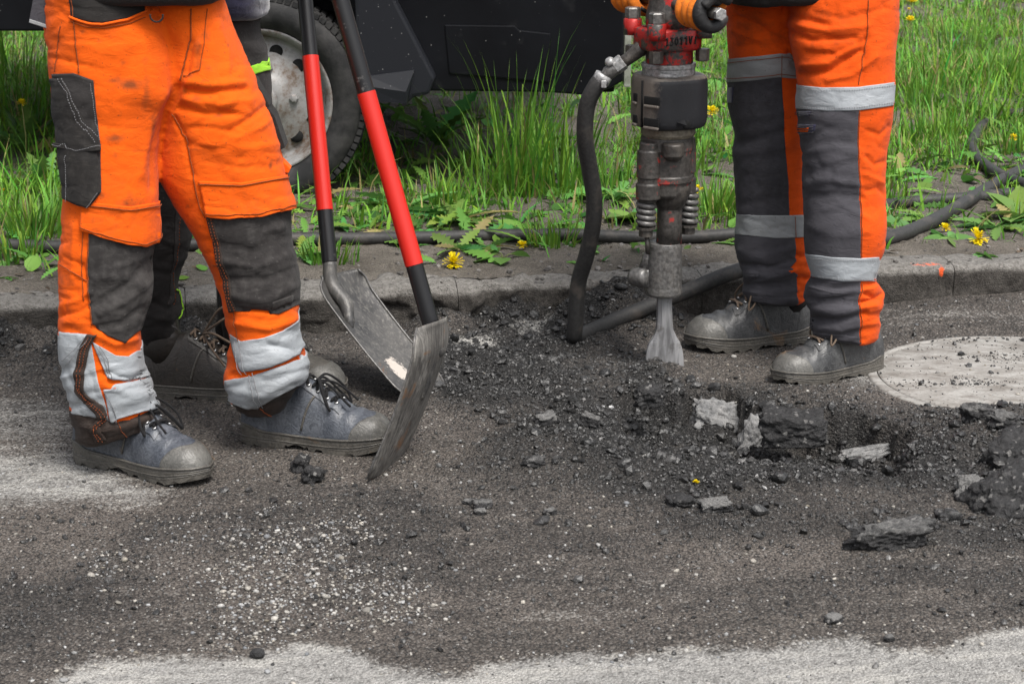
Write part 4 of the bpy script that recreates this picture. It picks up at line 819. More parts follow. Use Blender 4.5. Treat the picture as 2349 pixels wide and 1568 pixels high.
Garment('jacket_hem', [bj], M_NAVY, BWK, [(0, [(440, 22), (540, 26), (620, 18)], 3, -2)], voxel=.006)
boot(BWK, G(304, 914)+[0, .03, 0], G(640, 918)+[0, .02, 0], M_BOOT_B, M_LACE_T, lace='long', shaft=.035, cw=1.06, cm=M_BOOT_B)
boot(BWK, G(490, 884)+[0, .02, 0], G(790, 926)+[0, .02, 0], M_SOLE, M_LACE_T, lace='short', shaft=.1)
figure(BWK, [G(380, 860), G(540, 850)], P(530, -40, 4.46), (.05, 0, 0), [P(500, -300, 4.35), P(690, -260, 4.70)], M_NAVY, face=-.3)
# --------------------------------------------------------------- worker with the breaker
RW = empty('person', G(1830, 830), 'worker in orange and grey trousers working the jackhammer at the right', 'person')
RA = Tube([(-90, 1815, 2062, 4.58, .13), (0, 1812, 2059, 4.57, .13), (53, 1806, 2057, 4.56, .125), (91, 1808, 2056, 4.55, .12), (154, 1824, 2054, 4.54, .11), (197, 1828, 2053, 4.53, .105), (253, 1830, 2049, 4.52, .1), (316, 1836, 2040, 4.52, .098), (351, 1841, 2033, 4.51, .095), (404, 1842, 2032, 4.51, .093), (456, 1843, 2030, 4.51, .09), (494, 1845, 2031, 4.50, .09), (557, 1847, 2029, 4.5, .088), (592, 1852, 2017, 4.5, .086), (628, 1864, 2008, 4.5, .085), (642, 1867, 2002, 4.5, .082), (663, 1850, 2027, 4.5, .088), (687, 1848, 2029, 4.5, .088), (705, 1860, 2016, 4.5, .082), (723, 1868, 2014, 4.5, .08), (745, 1858, 2018, 4.5, .08), (762, 1864, 2012, 4.5, .075, .06), (772, 1870, 2008, 4.5, .07, .06)])
RB = Tube([(-90, 1655, 1830, 4.68, .12), (14, 1660, 1840, 4.69, .12), (53, 1665, 1845, 4.7, .115), (137, 1674, 1850, 4.71, .11), (186, 1674, 1852, 4.72, .1), (246, 1674, 1852, 4.73, .098), (290, 1684, 1853, 4.73, .095), (309, 1690, 1853, 4.73, .093), (344, 1682, 1854, 4.74, .093), (421, 1688, 1855, 4.74, .09), (509, 1692, 1858, 4.74, .088), (564, 1686, 1860, 4.74, .088), (599, 1696, 1862, 4.74, .085), (628, 1708, 1863, 4.74, .082), (645, 1712, 1860, 4.74, .08), (665, 1706, 1852, 4.74, .08), (684, 1708, 1845, 4.74, .07)])
rw_str = [(0, [(1800, 70), (1860, 92), (1960, 88)], 9, -7), (0, [(1800, 50), (1880, 70), (1990, 60)], 11, 4), (0, [(1835, 172), (1900, 165), (1975, 118)], 10, -7), (0, [(1840, 150), (1900, 145), (1960, 105)], 10, 4.5), (0, [(1850, 120), (1910, 125), (1990, 90)], 9, -4), (0, [(1900, 185), (1960, 170), (2010, 130)], 9, 4),
          (0, [(1760, 5), (1830, 40), (1900, 60)], 9, -5), (0, [(1870, 30), (1940, 45), (2030, 20)], 10, -3), (0, [(1990, 40), (1985, 100), (1978, 190)], 8, -3),
          (0, [(1850, 350), (1910, 338), (1960, 345)], 9, 3), (0, [(1848, 395), (1910, 385), (1968, 372)], 9, -4), (0, [(1848, 422), (1900, 412), (1970, 425)], 10, 5), (0, [(1855, 450), (1920, 446), (1980, 455)], 9, -5), (0, [(1890, 480), (1930, 470), (1990, 500)], 10, 3), (0, [(1860, 520), (1920, 540), (1990, 530)], 14, 3),
          (0, [(1990, 360), (2010, 380), (2030, 372)], 8, -5), (0, [(1985, 400), (2010, 410), (2030, 420)], 8, 4), (0, [(1990, 300), (2020, 310), (2040, 290)], 8, -4), (0, [(1990, 440), (2015, 432), (2030, 445)], 8, -4),
          (0, [(1860, 660), (1920, 672), (1975, 666), (2010, 658)], 7, 6), (0, [(1850, 684), (1910, 690), (1960, 700), (2020, 684)], 7, -9), (0, [(1852, 706), (1920, 716), (1975, 704), (2010, 700)], 8, 6), (0, [(1866, 728), (1920, 734), (1985, 718)], 7, -9), (0, [(1862, 748), (1930, 756), (2010, 740)], 8, 5), (0, [(1985, 672), (2010, 680), (2028, 672)], 6, -8),
          (1, [(1690, 330), (1740, 318), (1800, 300)], 11, -5), (1, [(1690, 350), (1745, 345), (1800, 335)], 12, 4), (1, [(1700, 270), (1750, 265), (1795, 255)], 12, 3), (1, [(1690, 470), (1740, 462), (1800, 450)], 11, -3), (1, [(1690, 575), (1750, 590), (1815, 570)], 10, 5), (1, [(1700, 604), (1760, 612), (1815, 598)], 8, -8), (1, [(1712, 628), (1770, 632), (1820, 618)], 8, 6), (1, [(1715, 650), (1770, 655), (1850, 640)], 7, -8), (1, [(1710, 668), (1770, 676), (1830, 664)], 7, 5), (1, [(1820, 580), (1840, 590), (1855, 585)], 7, -6), (1, [(1825, 640), (1840, 635), (1858, 640)], 7, -6),
          (1, [(1690, 40), (1740, 60), (1800, 100)], 10, -6), (1, [(1680, 70), (1730, 90), (1800, 120)], 10, 4), (1, [(1700, 110), (1750, 100), (1790, 110)], 9, -3), (1, [(1800, 60), (1815, 110), (1820, 150)], 9, -7)]
D3 = [(1720, 60, 50, 40, .38), (1780, 90, 40, 20, .45), (1880, 30, 60, 18, .3), (1690, 20, 20, 14, .4), (1835, 160, 16, 10, .45), (1900, 100, 70, 12, .3), (1700, 100, 12, 10, .5)]
rw = Garment('trousers', [RA, RB], M_ORANGE2, RW, rw_str, D3, ankle=[(0, 650, .0035), (1, 590, .0035)])
rw.panel('slate_panel', 0, [[(1800, 244), (1897, 252), (1970, 250)], [(1800, 330), (1900, 330), (1967, 330)], [(1805, 421), (1900, 424), (1971, 421)], [(1810, 500), (1905, 505), (1973, 500)], [(1815, 588), (1910, 594), (1974, 596)]], M_SLATE, .0016, (46, 60))
rw.panel('slate_panel', 0, [[(1820, 632), (1920, 640), (1975, 644)], [(1815, 690), (1900, 695), (1970, 692)], [(1830, 725), (1900, 728), (1972, 726)], [(1820, 770), (1910, 780), (1972, 788)]], M_SLATE, .0016, (46, 44))
rw.panel('reflective_band', 0, [[(1800, 193), (1890, 201), (1967, 200), (2090, 184)], [(1800, 247), (1897, 255), (1971, 253), (2085, 237)]], M_TAPE, .0027, (54, 22)); rw.panel('reflective_band', 0, [[(1820, 578), (1910, 589), (1973, 592), (2045, 588)], [(1840, 630), (1928, 644), (2030, 645)]], M_TAPE, .0027, (54, 22))
for q in ([(1829, 203), (1890, 208), (1967, 207), (2052, 196)], [(1831, 244), (1897, 249), (1971, 246), (2050, 235)], [(1856, 590), (1910, 596), (2012, 597)], [(1868, 631), (1928, 638), (2004, 641)]): rw.seam('stitching', 0, q, M_SEAMG, .0007, .0042, 80, dash=1)
for q in ([(1972, 254), (1969, 330), (1973, 421), (1976, 500), (1976, 590)], [(1978, 650), (1972, 692), (1976, 726), (1975, 786)]): rw.seam('seam', 0, q, M_SEAM, .0009, .0026)
rw.seam('seam', 0, [(1992, 0), (1990, 80), (1982, 120), (1970, 195)], M_SEAM, .0010, .002)
rw.under(0, [(1800, 752), (1910, 764), (1974, 772), (1974, 830), (1800, 830)], M_SLATE, 0)
rw.panel('hem', 0, [[(1835, 756), (1910, 768), (1972, 774)], [(1835, 766), (1910, 780), (1972, 787)]], M_SLATE, .003, (40, 8), dirt=.2)
rw.panel('tear', 0, [[(1834, 256), (1864, 256)], [(1836, 266), (1858, 266)]], M_NAVY, .0026, (10, 6)); rw.panel('tear', 0, [[(1832, 284), (1872, 286)], [(1833, 300), (1870, 300)], [(1836, 308), (1858, 306)]], M_NAVY, .0026, (12, 10)); rw.panel('torn_lining', 0, [[(1836, 292), (1858, 292)], [(1836, 302), (1856, 302)]], M_ORANGE, .0042, (8, 6))
for yy in (258, 262, 287, 291, 296, 303): rw.seam('frayed_thread', 0, [(1834, yy), (1850, yy+1), (1868, yy-1)], M_SLATE, .0008, .0055, 10)
rw.panel('slate_panel', 1, [[(1645, 180), (1736, 180), (1793, 174)], [(1645, 263), (1736, 268), (1798, 270)], [(1660, 340), (1740, 345), (1801, 345)], [(1660, 421), (1740, 425), (1809, 421)], [(1665, 498), (1740, 502), (1811, 496)]], M_SLATE, .0016, (46, 56), dirt=.35)
rw.panel('slate_panel', 1, [[(1660, 535), (1777, 542), (1823, 542)], [(1665, 599), (1760, 606), (1827, 599)], [(1680, 618), (1760, 625), (1812, 614)], [(1680, 640), (1770, 645), (1830, 630)], [(1680, 682), (1770, 694), (1828, 693)]], M_SLATE, .0016, (46, 40))
rw.panel('reflective_band', 1, [[(1645, 138), (1736, 130), (1793, 123), (1850, 130)], [(1645, 192), (1736, 184), (1793, 177), (1850, 182)]], M_TAPE2, .0027, (46, 20)); rw.panel('reflective_band', 1, [[(1660, 490), (1740, 494), (1820, 494), (1880, 492)], [(1660, 535), (1777, 546), (1823, 545), (1885, 540)]], M_TAPE2, .0027, (46, 20))
for q in ([(1676, 144), (1736, 137), (1793, 130), (1825, 134)], [(1677, 180), (1736, 176), (1793, 169), (1826, 174)], [(1793, 124), (1793, 176)], [(1823, 496), (1825, 544)]): rw.seam('stitching', 1, q, M_SEAM, .0007, .0042, 50)
rw.under(1, [(1640, 670), (1770, 682), (1829, 680), (1829, 730), (1640, 730)], M_SLATE, 0)
rw.panel('hem', 1, [[(1680, 674), (1770, 684), (1828, 682)], [(1680, 684), (1770, 696), (1828, 694)]], M_SLATE, .003, (40, 8), dirt=.2)
rw.panel('tear', 1, [[(1664, 200), (1686, 200)], [(1664, 236), (1684, 236)]], M_NAVY, .0026, (8, 10))
boot(RW, G(2024, 848)+[-.010, .012, 0], G(1784, 888)+[-.008, .018, 0], M_BOOT_R, M_LACE_T, lace='short')
boot(RW, G(1868, 786)+[0, .03, 0], G(1577, 808)+[-.004, .022, 0], M_BOOT_R, M_LACE_T, lace='short')
rj = Tube([(-620, 1700, 2080, 4.62, .15), (-120, 1650, 2075, 4.62, .17), (-30, 1660, 2070, 4.62, .165, -.05), (-6, 1668, 2064, 4.62, .158, -.075)])
Garment('jacket_hem', [rj], M_BLACKC, RW, voxel=.012)

# ================================================================== jackhammer
def metal(name, paint, amount, steel=(.085, .078, .072), rough=.42, dust=(.22, .19, .16), damt=.3):
    M = Mat(name); n1 = M.noise(22, 5, .65); n2 = M.noise(120, 4, .65); n3 = M.noise(9, 3)
    c = M.mix(M.ramp(n2, [(.35, 0), (.7, 1)]), tuple(v*.35 for v in steel), steel)
    if amount > 0: c = M.mix(M.ramp(M.math('ADD', M.math('MULTIPLY', n1, .75), M.math('MULTIPLY', n2, .25)), [(.62-.3*amount, 0), (.66-.3*amount, 1)]), c, M.mix(n3, tuple(v*.6 for v in paint), paint))
    c = M.mix(M.math('MULTIPLY', M.ramp(n1, [(.5, 0), (.72, 1)]), damt), c, dust)
    return M.done(c, rough, M.bump(M.math('ADD', n1, n2), .35, .002), metal=.25, spec=.5)
RED = (.42, .010, .008)
M_RED = metal('red_paint_chipped', RED, .42, damt=.10); M_REDW = metal('red_paint_mostly_worn', RED, .16, damt=.22); M_HST = metal('worn_steel', RED, 0, (.16, .155, .15), .38, damt=.25)
M_HDK = metal('dark_greasy_steel', RED, 0, (.075, .068, .062), .42, damt=.3); M_HLT = metal('bright_steel', RED, 0, (.42, .42, .42), .35, damt=.15)
M = Mat('chisel_steel'); n1 = M.noise(60, 4, .6, vec=M.mapv((1, 1, .12))); n2 = M.noise(26, 4, .65); c = M.mix(M.ramp(n1, [(.35, 0), (.7, 1)]), (.15, .15, .155), (.42, .42, .43)); c = M.mix(M.ramp(n2, [(.56, 0), (.7, .7)]), c, (.10, .09, .08)); M_CHIS = M.done(c, .36, M.bump(n1, .3, .001), metal=.3, spec=.6)
M = Mat('muffler_rubber'); n1 = M.noise(14, 5, .7); n2 = M.noise(110, 5, .7); sx = M.attr('dusty')
c = M.mix(M.ramp(M.math('ADD', sx, M.math('MULTIPLY', M.math('SUBTRACT', M.math('ADD', M.math('MULTIPLY', n1, .5), M.math('MULTIPLY', n2, .5)), .5), 2.6)), [(.25, 0), (.95, 1)]), (.011, .0115, .014), (.125, .108, .092))
M_MUF = M.done(c, .5, M.bump(n2, .3, .002), spec=.5)
M = Mat('hose_rubber'); n1 = M.noise(18, 5, .6); n2 = M.noise(150, 4, .6)
c = M.mix(M.ramp(n2, [(.3, 0), (.7, 1)]), (.018, .0178, .018), (.040, .039, .038)); c = M.mix(M.ramp(n1, [(.55, 0), (.75, .55)]), c, (.12, .10, .085))
M_HOSE = M.done(c, .6, M.bump(n2, .25, .001), spec=.4)
YJ = float(G(1525, 852, 0.0)[1]); KJ = pxm(1530, 400, YJ)
JH = empty('jackhammer', G(1525, 852), 'worn red and black pneumatic jackhammer with its spade chisel in the rubble', 'jackhammer')
J = lambda px, py, dy=0.0: P(px, py, YJ)+np.array([0, dy, 0])
def jl(name, cx, prof, mat, n=36, sx=1.0, sy=1.0, dy=0.0, smooth=True, par=None):
    """turned part about a vertical axis at column cx; prof: (half width in px, row)"""
    c = J(cx, prof[0][1]); pr = [(w*KJ, float(J(cx, y)[2])) for w, y in prof]
    b = MB(); b.lathe(pr[::-1] if pr[0][1] > pr[-1][1] else pr, (c[0], YJ+dy, 0), n, sx=sx, sy=sy); return b.build(name, mat, par or JH, smooth)
def fac(prof): # crisp turned edges
    out = []
    for k, (w, y) in enumerate(prof):
        out += [(w, y)] if k in (0, len(prof)-1) else [(w, y-.4), (w, y+.4)]
    return out
# chisel
zz = np.array([660, 700, 735, 755, 770, 785, 800, 820, 840, 858, 872]); xl = np.array([1508, 1508, 1507, 1505, 1499, 1489, 1484, 1482, 1482, 1482, 1482]); xr = np.array([1540, 1540, 1541, 1543, 1550, 1559, 1564, 1567, 1568, 1569, 1569])
zi = np.linspace(660, 872, 40); L_, R_i = np.interp(zi, zz, xl), np.interp(zi, zz, xr); th = np.interp(zi, [660, 750, 800, 872], [.016, .016, .010, .003]); rows = []
for y, a, b_, t in zip(zi, L_, R_i, th):
    pa, pb = J(a, y), J(b_, y); m = (pa+pb)/2; h = (pb[0]-pa[0])/2; z = m[2]
    rows.append([(m[0]+h*u, YJ+t*v, z) for u, v in ((-1, -.4), (-.55, -1), (.55, -1), (1, -.4), (1, .4), (.55, 1), (-.55, 1), (-1, .4))])
V = np.array(rows).reshape(-1, 3); c0 = np.array([J(1524, 700)[0], YJ]); R2 = np.array([[math.cos(.16), -math.sin(.16)], [math.sin(.16), math.cos(.16)]]); V[:, :2] = (V[:, :2]-c0) @ R2.T*np.array([1.03, 1])+c0
b = MB(); b.add(V, [tuple(f)[::-1] for f in grid_faces(40, 8, True)]+[tuple(range(8)), tuple(range(39*8, 40*8))[::-1]]); b.build('chisel', M_CHIS, JH, smooth=False)
jl('chuck', 1525, fac([(20, 556), (38, 556), (40, 562), (41, 600), (41.5, 655), (43, 662), (43, 670), (38, 676), (15, 676)]), M_HST, 14)
b = MB(); b.lathe([(.003, -.022), (.018, -.020), (.021, -.012), (.021, .012), (.018, .020), (.003, .022)], J(1467, 634, -.005), 20, axis=(.75, -.65, .1)); b.box(J(1486, 636), (.05, .035, .042), bev=.006); b.tube([J(1478, 622), J(1486, 592), J(1497, 560)], [.014, .013, .009], 10); b.build('latch', M_HST, JH)
jl('barrel', 1537, fac([(26, 425), (30, 440), (31, 470), (29, 480), (29, 520), (30, 558)]), M_REDW, 16)
jl('shoulder', 1538, [(40, 400), (48, 424), (48, 440), (38, 462), (30, 476), (26, 480)], M_HDK, 24)
jl('body', 1530, fac([(56, 300), (60, 316), (61, 340), (58, 345), (58, 398), (62, 401), (62, 412), (57, 416), (56, 440), (50, 450)]), M_REDW, 28, sy=.9)
for cx, rr, dy in ((1487, 27, -.035), (1576, 24, .03), (1540, 22, -.052)):
    jl('bolt_boss', cx, fac([(16, 318), (22, 322), (23, 336), (rr, 340), (rr+1, 398), (rr-2, 401), (rr-2, 411), (rr+2, 415), (rr+2, 446), (rr-6, 452)]) if cx != 1540 else fac([(20, 318), (26, 322), (26, 346), (14, 358)]), M_REDW if cx != 1540 else M_HDK, 20, dy=dy)
for cx, y0, y1, dy in ((1481, 440, 512, -.03), (1583, 442, 520, .03)):
    a = np.linspace(0, 2*math.pi*5.4, 150); p = J(cx, y0); q = J(cx, y1); b = MB()
    b.tube(np.stack([p[0]+.0165*np.cos(a), YJ+dy+.0165*np.sin(a), np.linspace(p[2], q[2], 150)], 1), .0062, 9); b.build('spring', M_HST, JH)
    jl('spring_rod', cx, fac([(9, y0-6), (9, y1), (22, y1+1), (22, y1+6), (16, y1+7), (16, y1+22), (6, y1+23)]), M_HDK, 12, dy=dy, smooth=False)
b = MB(); b.tube([J(1482, 535, -.03), J(1484, 575, -.03)], .005, 8); b.build('latch_rod', M_HDK, JH)
jl('lower_collar', 1533, fac([(58, 284), (63, 290), (63, 304), (58, 311), (40, 312)]), metal('collar_band', RED, 0, (.20, .175, .13), .5, damt=.4), 40)
# muffler box: rounded square, turned a little
def rsq(a, e=3.6): return 1/(np.abs(np.cos(a))**e+np.abs(np.sin(a))**e)**(1/e)
ROT = math.radians(28); an = np.linspace(0, 2*math.pi, 96, endpoint=False); rad = rsq(an-ROT, 2.9)
c = J(1535, 228); half = 79*KJ; V = []; du = []
prf = [(.62, 168), (.90, 169), (.965, 173), (.99, 181), (1.0, 196), (1.0, 262), (.985, 276), (.95, 284), (.88, 288), (.5, 288)]
ys = []; gs = []
for (g0, y0), (g1, y1) in zip(prf[:-1], prf[1:]):
    for t in np.linspace(0, 1, 4, endpoint=False): gs.append(g0+(g1-g0)*t); ys.append(y0+(y1-y0)*t)
gs.append(prf[-1][0]); ys.append(prf[-1][1])
for g, y in zip(gs, ys):
    r = half*g*rad; V.append(np.stack([c[0]+r*np.cos(an), YJ+r*np.sin(an), np.full(96, J(1535, y)[2])], 1))
    du.append(np.clip(.95*sstep(-.25, -.75, np.cos(an-.12)*1.0+0*an)+(.75 if y < 176 else 0), 0, 1))
V = np.concatenate(V); du = np.concatenate(du)
obj('muffler', V, [tuple(f) for f in grid_faces(len(gs), 96, True)]+[tuple(range(96)), tuple(range((len(gs)-1)*96, len(gs)*96))[::-1]], M_MUF, JH, True, {'dusty': du})
def muf(px, out=0.0):
    """point on the front of the muffler at column px (row 228 level)"""
    x = P(px, 228, YJ-.05)[0]; a = np.linspace(math.pi, 2*math.pi, 500); r = half*rsq(a-ROT, 2.9); xx = c[0]+r*np.cos(a); i = int(np.argmin(np.abs(xx-x)))
    nx, ny = math.cos(a[i]), math.sin(a[i]); tx = np.array([xx[min(i+3, 499)]-xx[max(i-3, 0)], (r*np.sin(a))[min(i+3, 499)]-(r*np.sin(a))[max(i-3, 0)]]); ang = math.atan2(tx[1], tx[0])
    n = np.array([math.sin(ang), -math.cos(ang)]); return np.array([xx[i]+n[0]*out, YJ+(r*np.sin(a))[i]+n[1]*out]), ang
M_VOID = Mat('exhaust_void'); M_VOID = M_VOID.done((.006, .006, .006), .9)
for px, w in ((1486, .040), (1452, .016)):
    for y in (207, 256):
        p, a = muf(px+8, .0); b = MB(); R = Matrix.Rotation(a, 3, 'Z'); z = J(px, y)[2]-.012; b.box((p[0], p[1], z), (w, .004, .017), R, .0012); b.build('exhaust_slot', M_VOID, JH)
        b = MB(); pp, a = muf(px+8, .0015); b.box((pp[0], pp[1], z-.012), (w*.95, .008, .006), R, .002); o = b.build('slot_ledge', M_MUF, JH); o.data.attributes.new('dusty', 'FLOAT', 'POINT').data.foreach_set('value', np.full(len(o.data.vertices), 1.2, np.float32))
p, a = muf(1474, .0005); b = MB(); b.tube([(p[0], p[1], J(0, 178)[2]), (p[0], p[1], J(0, 284)[2])], .0028, 8); b.build('moulding_line', M_VOID, JH)
p, a = muf(1576, .0006); b = MB(); b.lathe([(.001, 0), (.0095, .0004), (.010, -.004)], (p[0], p[1], J(0, 262)[2]-.012), 20, axis=(math.sin(a), -math.cos(a), 0)); b.build('drain_hole', M_VOID, JH)
p, a = muf(1562, .002); b = MB(); zt = J(0, 262)[2]-.008; tdir = np.array([math.cos(a), math.sin(a)])
b.add([(p[0]-tdir[0]*.012, p[1]-tdir[1]*.012, zt+.004), (p[0]+tdir[0]*.006, p[1]+tdir[1]*.006, zt+.010), (p[0]+tdir[0]*.006+.004, p[1]-.012, zt-.002), (p[0]-tdir[0]*.010, p[1]-tdir[1]*.010, zt-.006)], [(0, 3, 2, 1), (0, 1, 2), (0, 2, 3)]); o = b.build('torn_flap', M_MUF, JH, smooth=False)
jl('clamp_band', 1534, fac([(54, 143), (62, 145), (62, 152), (60, 154), (60, 170), (50, 171)]), M_HLT, 44)
b = MB(); b.box(J(1527, 168, -.064)+[0, 0, 0], (.036, .012, .015), bev=.003); b.lathe([(.004, -.02), (.004, .02)], J(1527, 165, -.070), 10, axis=(1, 0, 0)); b.build('clamp_screw', M_HLT, JH)
jl('neck', 1536, fac([(50, 100), (54, 108), (54, 142), (52, 148)]), M_RED, 30)
# flange with bolts
ROTF = math.radians(24); fr = rsq(an-ROTF, 4.2); fh = 66*KJ; cf = J(1531, 90)
V = []
for g, y in ((.55, 62), (.96, 63), (1.0, 66), (1.0, 104), (.95, 111), (.5, 112)):
    V.append(np.stack([cf[0]+fh*g*fr*np.cos(an), YJ+fh*g*fr*np.sin(an), np.full(96, J(1531, y)[2])], 1))
obj('flange', np.concatenate(V), [tuple(f) for f in grid_faces(6, 96, True)]+[tuple(range(96)), tuple(range(5*96, 6*96))[::-1]], M_RED, JH)
jl('head', 1533, [(50, 70), (52, 40), (50, 26), (46, 10), (44, -30), (40, -60), (20, -70)], M_RED, 28)
for ang, nm in ((ROTF+math.pi*1.25, 0), (ROTF+math.pi*1.75, 1), (ROTF+math.pi*.75, 2), (ROTF+math.pi*.25, 3)):
    bx, by = cf[0]+.078*math.cos(ang), YJ+.078*math.sin(ang); z0, z1 = J(0, 70)[2], J(0, 45)[2]
    b = MB(); b.lathe([(.019, z0-.012), (.020, z0), (.020, z1-.002), (.017, z1)], (bx, by, 0), 20); b.build('bolt_column', M_RED, JH)
    b = MB(); b.lathe([(.0165, z1), (.017, z1+.002), (.017, z1+.020), (.0145, z1+.023)], (bx, by, 0), 6); b.build('hex_nut', M_HST, JH, smooth=False)
    b = MB(); zb = J(0, 112)[2]; b.lathe([(.013, zb-.022), (.015, zb-.020), (.015, zb+.004)], (bx, by, 0), 6); b.build('hex_nut', M_HDK, JH, smooth=False)
# painted-on number, brushed in black on the flange
M_INK = Mat('black_paint'); M_INK = M_INK.done((.008, .008, .008), .5)
def flange_pt(px, py):
    x = P(px, py, YJ-.06)[0]; a = np.linspace(math.pi*1.0, math.pi*2.0, 600); r = fh*rsq(a-ROTF, 4.2); i = int(np.argmin(np.abs(cf[0]+r*np.cos(a)-x))); y = YJ+r[i]*math.sin(a[i])
    p = P(px, py, y); return np.array([p[0], y, p[2]])
glyph = {'1': [[(.1, .3), (.6, 0), (.45, 1)]], '3': [[(.1, .1), (.7, .05), (.4, .45), (.8, .75), (.3, 1), (.05, .9)]], '0': [[(.5, 0), (.1, .4), (.2, .95), (.6, .95), (.85, .45), (.5, 0)]], 'V': [[(.05, 0), (.35, 1), (.85, 0)]], '/': [[(.7, 0), (.3, 1)]]}
px = 1526
for k, ch in enumerate('13011V/'):
    b = MB(); wd = 9.5 if ch not in '/V' else 8.5
    for st in glyph[ch]:
        q = resample(np.array(st), 9); pts = np.array([flange_pt(px+u*wd, 87+v*19-k*.8) for u, v in q]); pts[:, 1] -= .0006; pts[:, 0] -= .0002; b.tube(pts, .0017, 6)
    b.build('painted_digit', M_INK, JH); px += 11
# air inlet with swivel coupling
b = MB(); b.tube([J(1478, 105), J(1462, 118), J(1440, 136), J(1420, 148)], [.020, .016, .0135, .0135], 16); b.build('air_inlet', M_HDK, JH)
ax = Vector(J(1396, 166)-J(1440, 134)).normalized()
b = MB(); b.lathe([(.016, -.012), (.018, -.010), (.018, .010), (.016, .012)], J(1420, 148), 6, axis=ax); b.build('coupling_nut', M_HLT, JH, smooth=False)
b = MB(); b.lathe([(.011, -.02), (.015, -.014), (.0155, .010), (.012, .016), (.012, .03)], J(1403, 162), 18, axis=ax); b.build('coupling', M_HST, JH)
b = MB(); b.add(I2*.0115+J(1399, 142, -.005), I2F); b.build('coupling_knob', M_HLT, JH); b = MB(); b.lathe([(.017, -.010), (.0195, -.009), (.0195, .009), (.017, .010)], J(1381, 180), 18, axis=Vector(J(1370, 205)-J(1392, 168)).normalized()); b.build('hose_clamp', M_HLT, JH)
b = MB(); b.box(J(1384, 190, -.02), (.012, .01, .016), bev=.002); b.build('clamp_lug', M_HLT, JH)
# handle bar
ZC = float(J(1530, 6)[2]); HC = np.array([J(1530, 6)[0], YJ, ZC]); HE = G(1655, 34, ZC); HD = (HE-HC)/np.linalg.norm(HE-HC); HL = HC-HD*.185
b = MB(); b.tube([HL, HC, HE-HD*.012], .0125, 16); b.build('handle_bar', M_HDK, JH); b = MB(); b.lathe([(.0125, -.013), (.0135, -.011), (.0135, -.001), (.0115, 0)], HE, 6, axis=HD); b.build('handle_end', M_HLT, JH, smooth=False)
# ------------------------------------------------------------------ gloves of the worker
M_GLO = fabric('orange_knit', (.72, .19, .02), (.12, .05, .02), weave=380, dirt=.35); M_GLB = fabric('black_latex_palm', (.014, .014, .015), (.07, .065, .06), dirt=.3, rough=.55, spec=.45, sheen=0)
FV = np.array([HD[1], -HD[0], 0]); FV = FV if FV[1] < 0 else -FV; UPV = np.array([0, 0, 1.0])
def glove(center, out, wrist, n_black):
    """fist closed round the bar; out = direction along the bar towards its end"""
    gp = empty('glove', center); gp.parent = RW; gp.matrix_parent_inverse = Matrix.Translation(-RW.location); gp['_o'] = tuple(center)
    arc = lambda s, a, r: center+out*s+1.18*r*(np.cos(a)*FV+np.sin(a)*UPV)
    for k in range(4):
        s = .036-.027*k; a = np.radians(np.linspace(118, -168, 22)); r = .0245+.005*np.cos(a-.3); q = np.array([arc(s+.003*math.sin(k), t, rr) for t, rr in zip(a, r)])
        b = MB(); kn = np.array([1, 1.03, 1.08, 1.12, 1.1, 1.03, 1, 1, 1.02, 1.06, 1.08, 1.05, 1, .98, .97, .97, .96, .95, .93, .9, .82, .6]); b.tube(q, .0142*kn*(1-.05*k), 14); b.build('finger', M_GLB if k < n_black else M_GLO, gp)
        if k >= n_black:
            a2 = np.radians(np.linspace(-40, -168, 12)); q2 = np.array([arc(s-.011, t, .024) for t in a2]); b = MB(); b.tube(q2, .0045, 8); b.build('finger_gusset', M_GLB, gp)
    q = spline([center+out*.045-FV*.028+UPV*.028, center+out*.052+FV*.006+UPV*.038, center+out*.046+FV*.030+UPV*.016], 14); b = MB(); b.tube(q, np.linspace(.014, .0105, 14), 12); b.build('thumb', M_GLB, gp)
    w = np.asarray(wrist); pc = center-FV*.020+UPV*.030; V = I4.copy(); V = V*np.array([.046, .022, .036])
    Rm = np.stack([out, FV, UPV], 1); V = V @ Rm.T+pc; b = MB(); b.add(V, I4F); b.build('palm', M_GLO, gp)
    b = MB(); b.tube(np.array([pc, pc+(w-pc)*.4, w]), [.034, .036, .040], 16); b.build('cuff', M_GLO, gp)
w1 = P(1640, -150, 4.55); w2 = P(1430, -150, 4.75)
glove(HE-HD*.066, HD, w1, 1); glove(HL+HD*.050, -HD, w2, 0)
figure(RW, None, P(1860, -60, 4.62), (-.10, .0, 0), [w2, w1], M_BLACKC, face=.25)

# ================================================================== shovels
M = Mat('shovel_steel'); n1 = M.noise(9, 5, .65); n2 = M.noise(95, 4, .7, vec=M.mapv((1.3, 1.3, .14), (.25, .2, 0))); n3 = M.noise(240, 2)
c = M.mix(M.ramp(n1, [(.35, 0), (.7, 1)]), (.032, .032, .033), (.115, .11, .104)); c = M.mix(M.ramp(n2, [(.50, 0), (.72, .6)]), c, (.21, .20, .18))
c = M.mix(M.ramp(M.noise(16, 4, .6, .6), [(.68, 0), (.74, .8)]), c, (.16, .075, .03)); c = M.mix(M.ramp(M.math('ADD', M.attr('mortar'), M.math('MULTIPLY', M.math('SUBTRACT', n2, .5), 1.4)), [(.5, 0), (.62, 1)]), c, (.50, .45, .40))
M_SHOV = M.done(c, .5, M.bump(M.math('ADD', n2, n3), .4, .0015), metal=.2, spec=.5)
M = Mat('shovel_black'); n1 = M.noise(40, 5, .7); c = M.mix(M.ramp(n1, [(.62, 0), (.7, .7)]), (.010, .010, .011), (.12, .115, .11)); M_SBLK = M.done(c, .35, spec=.35)
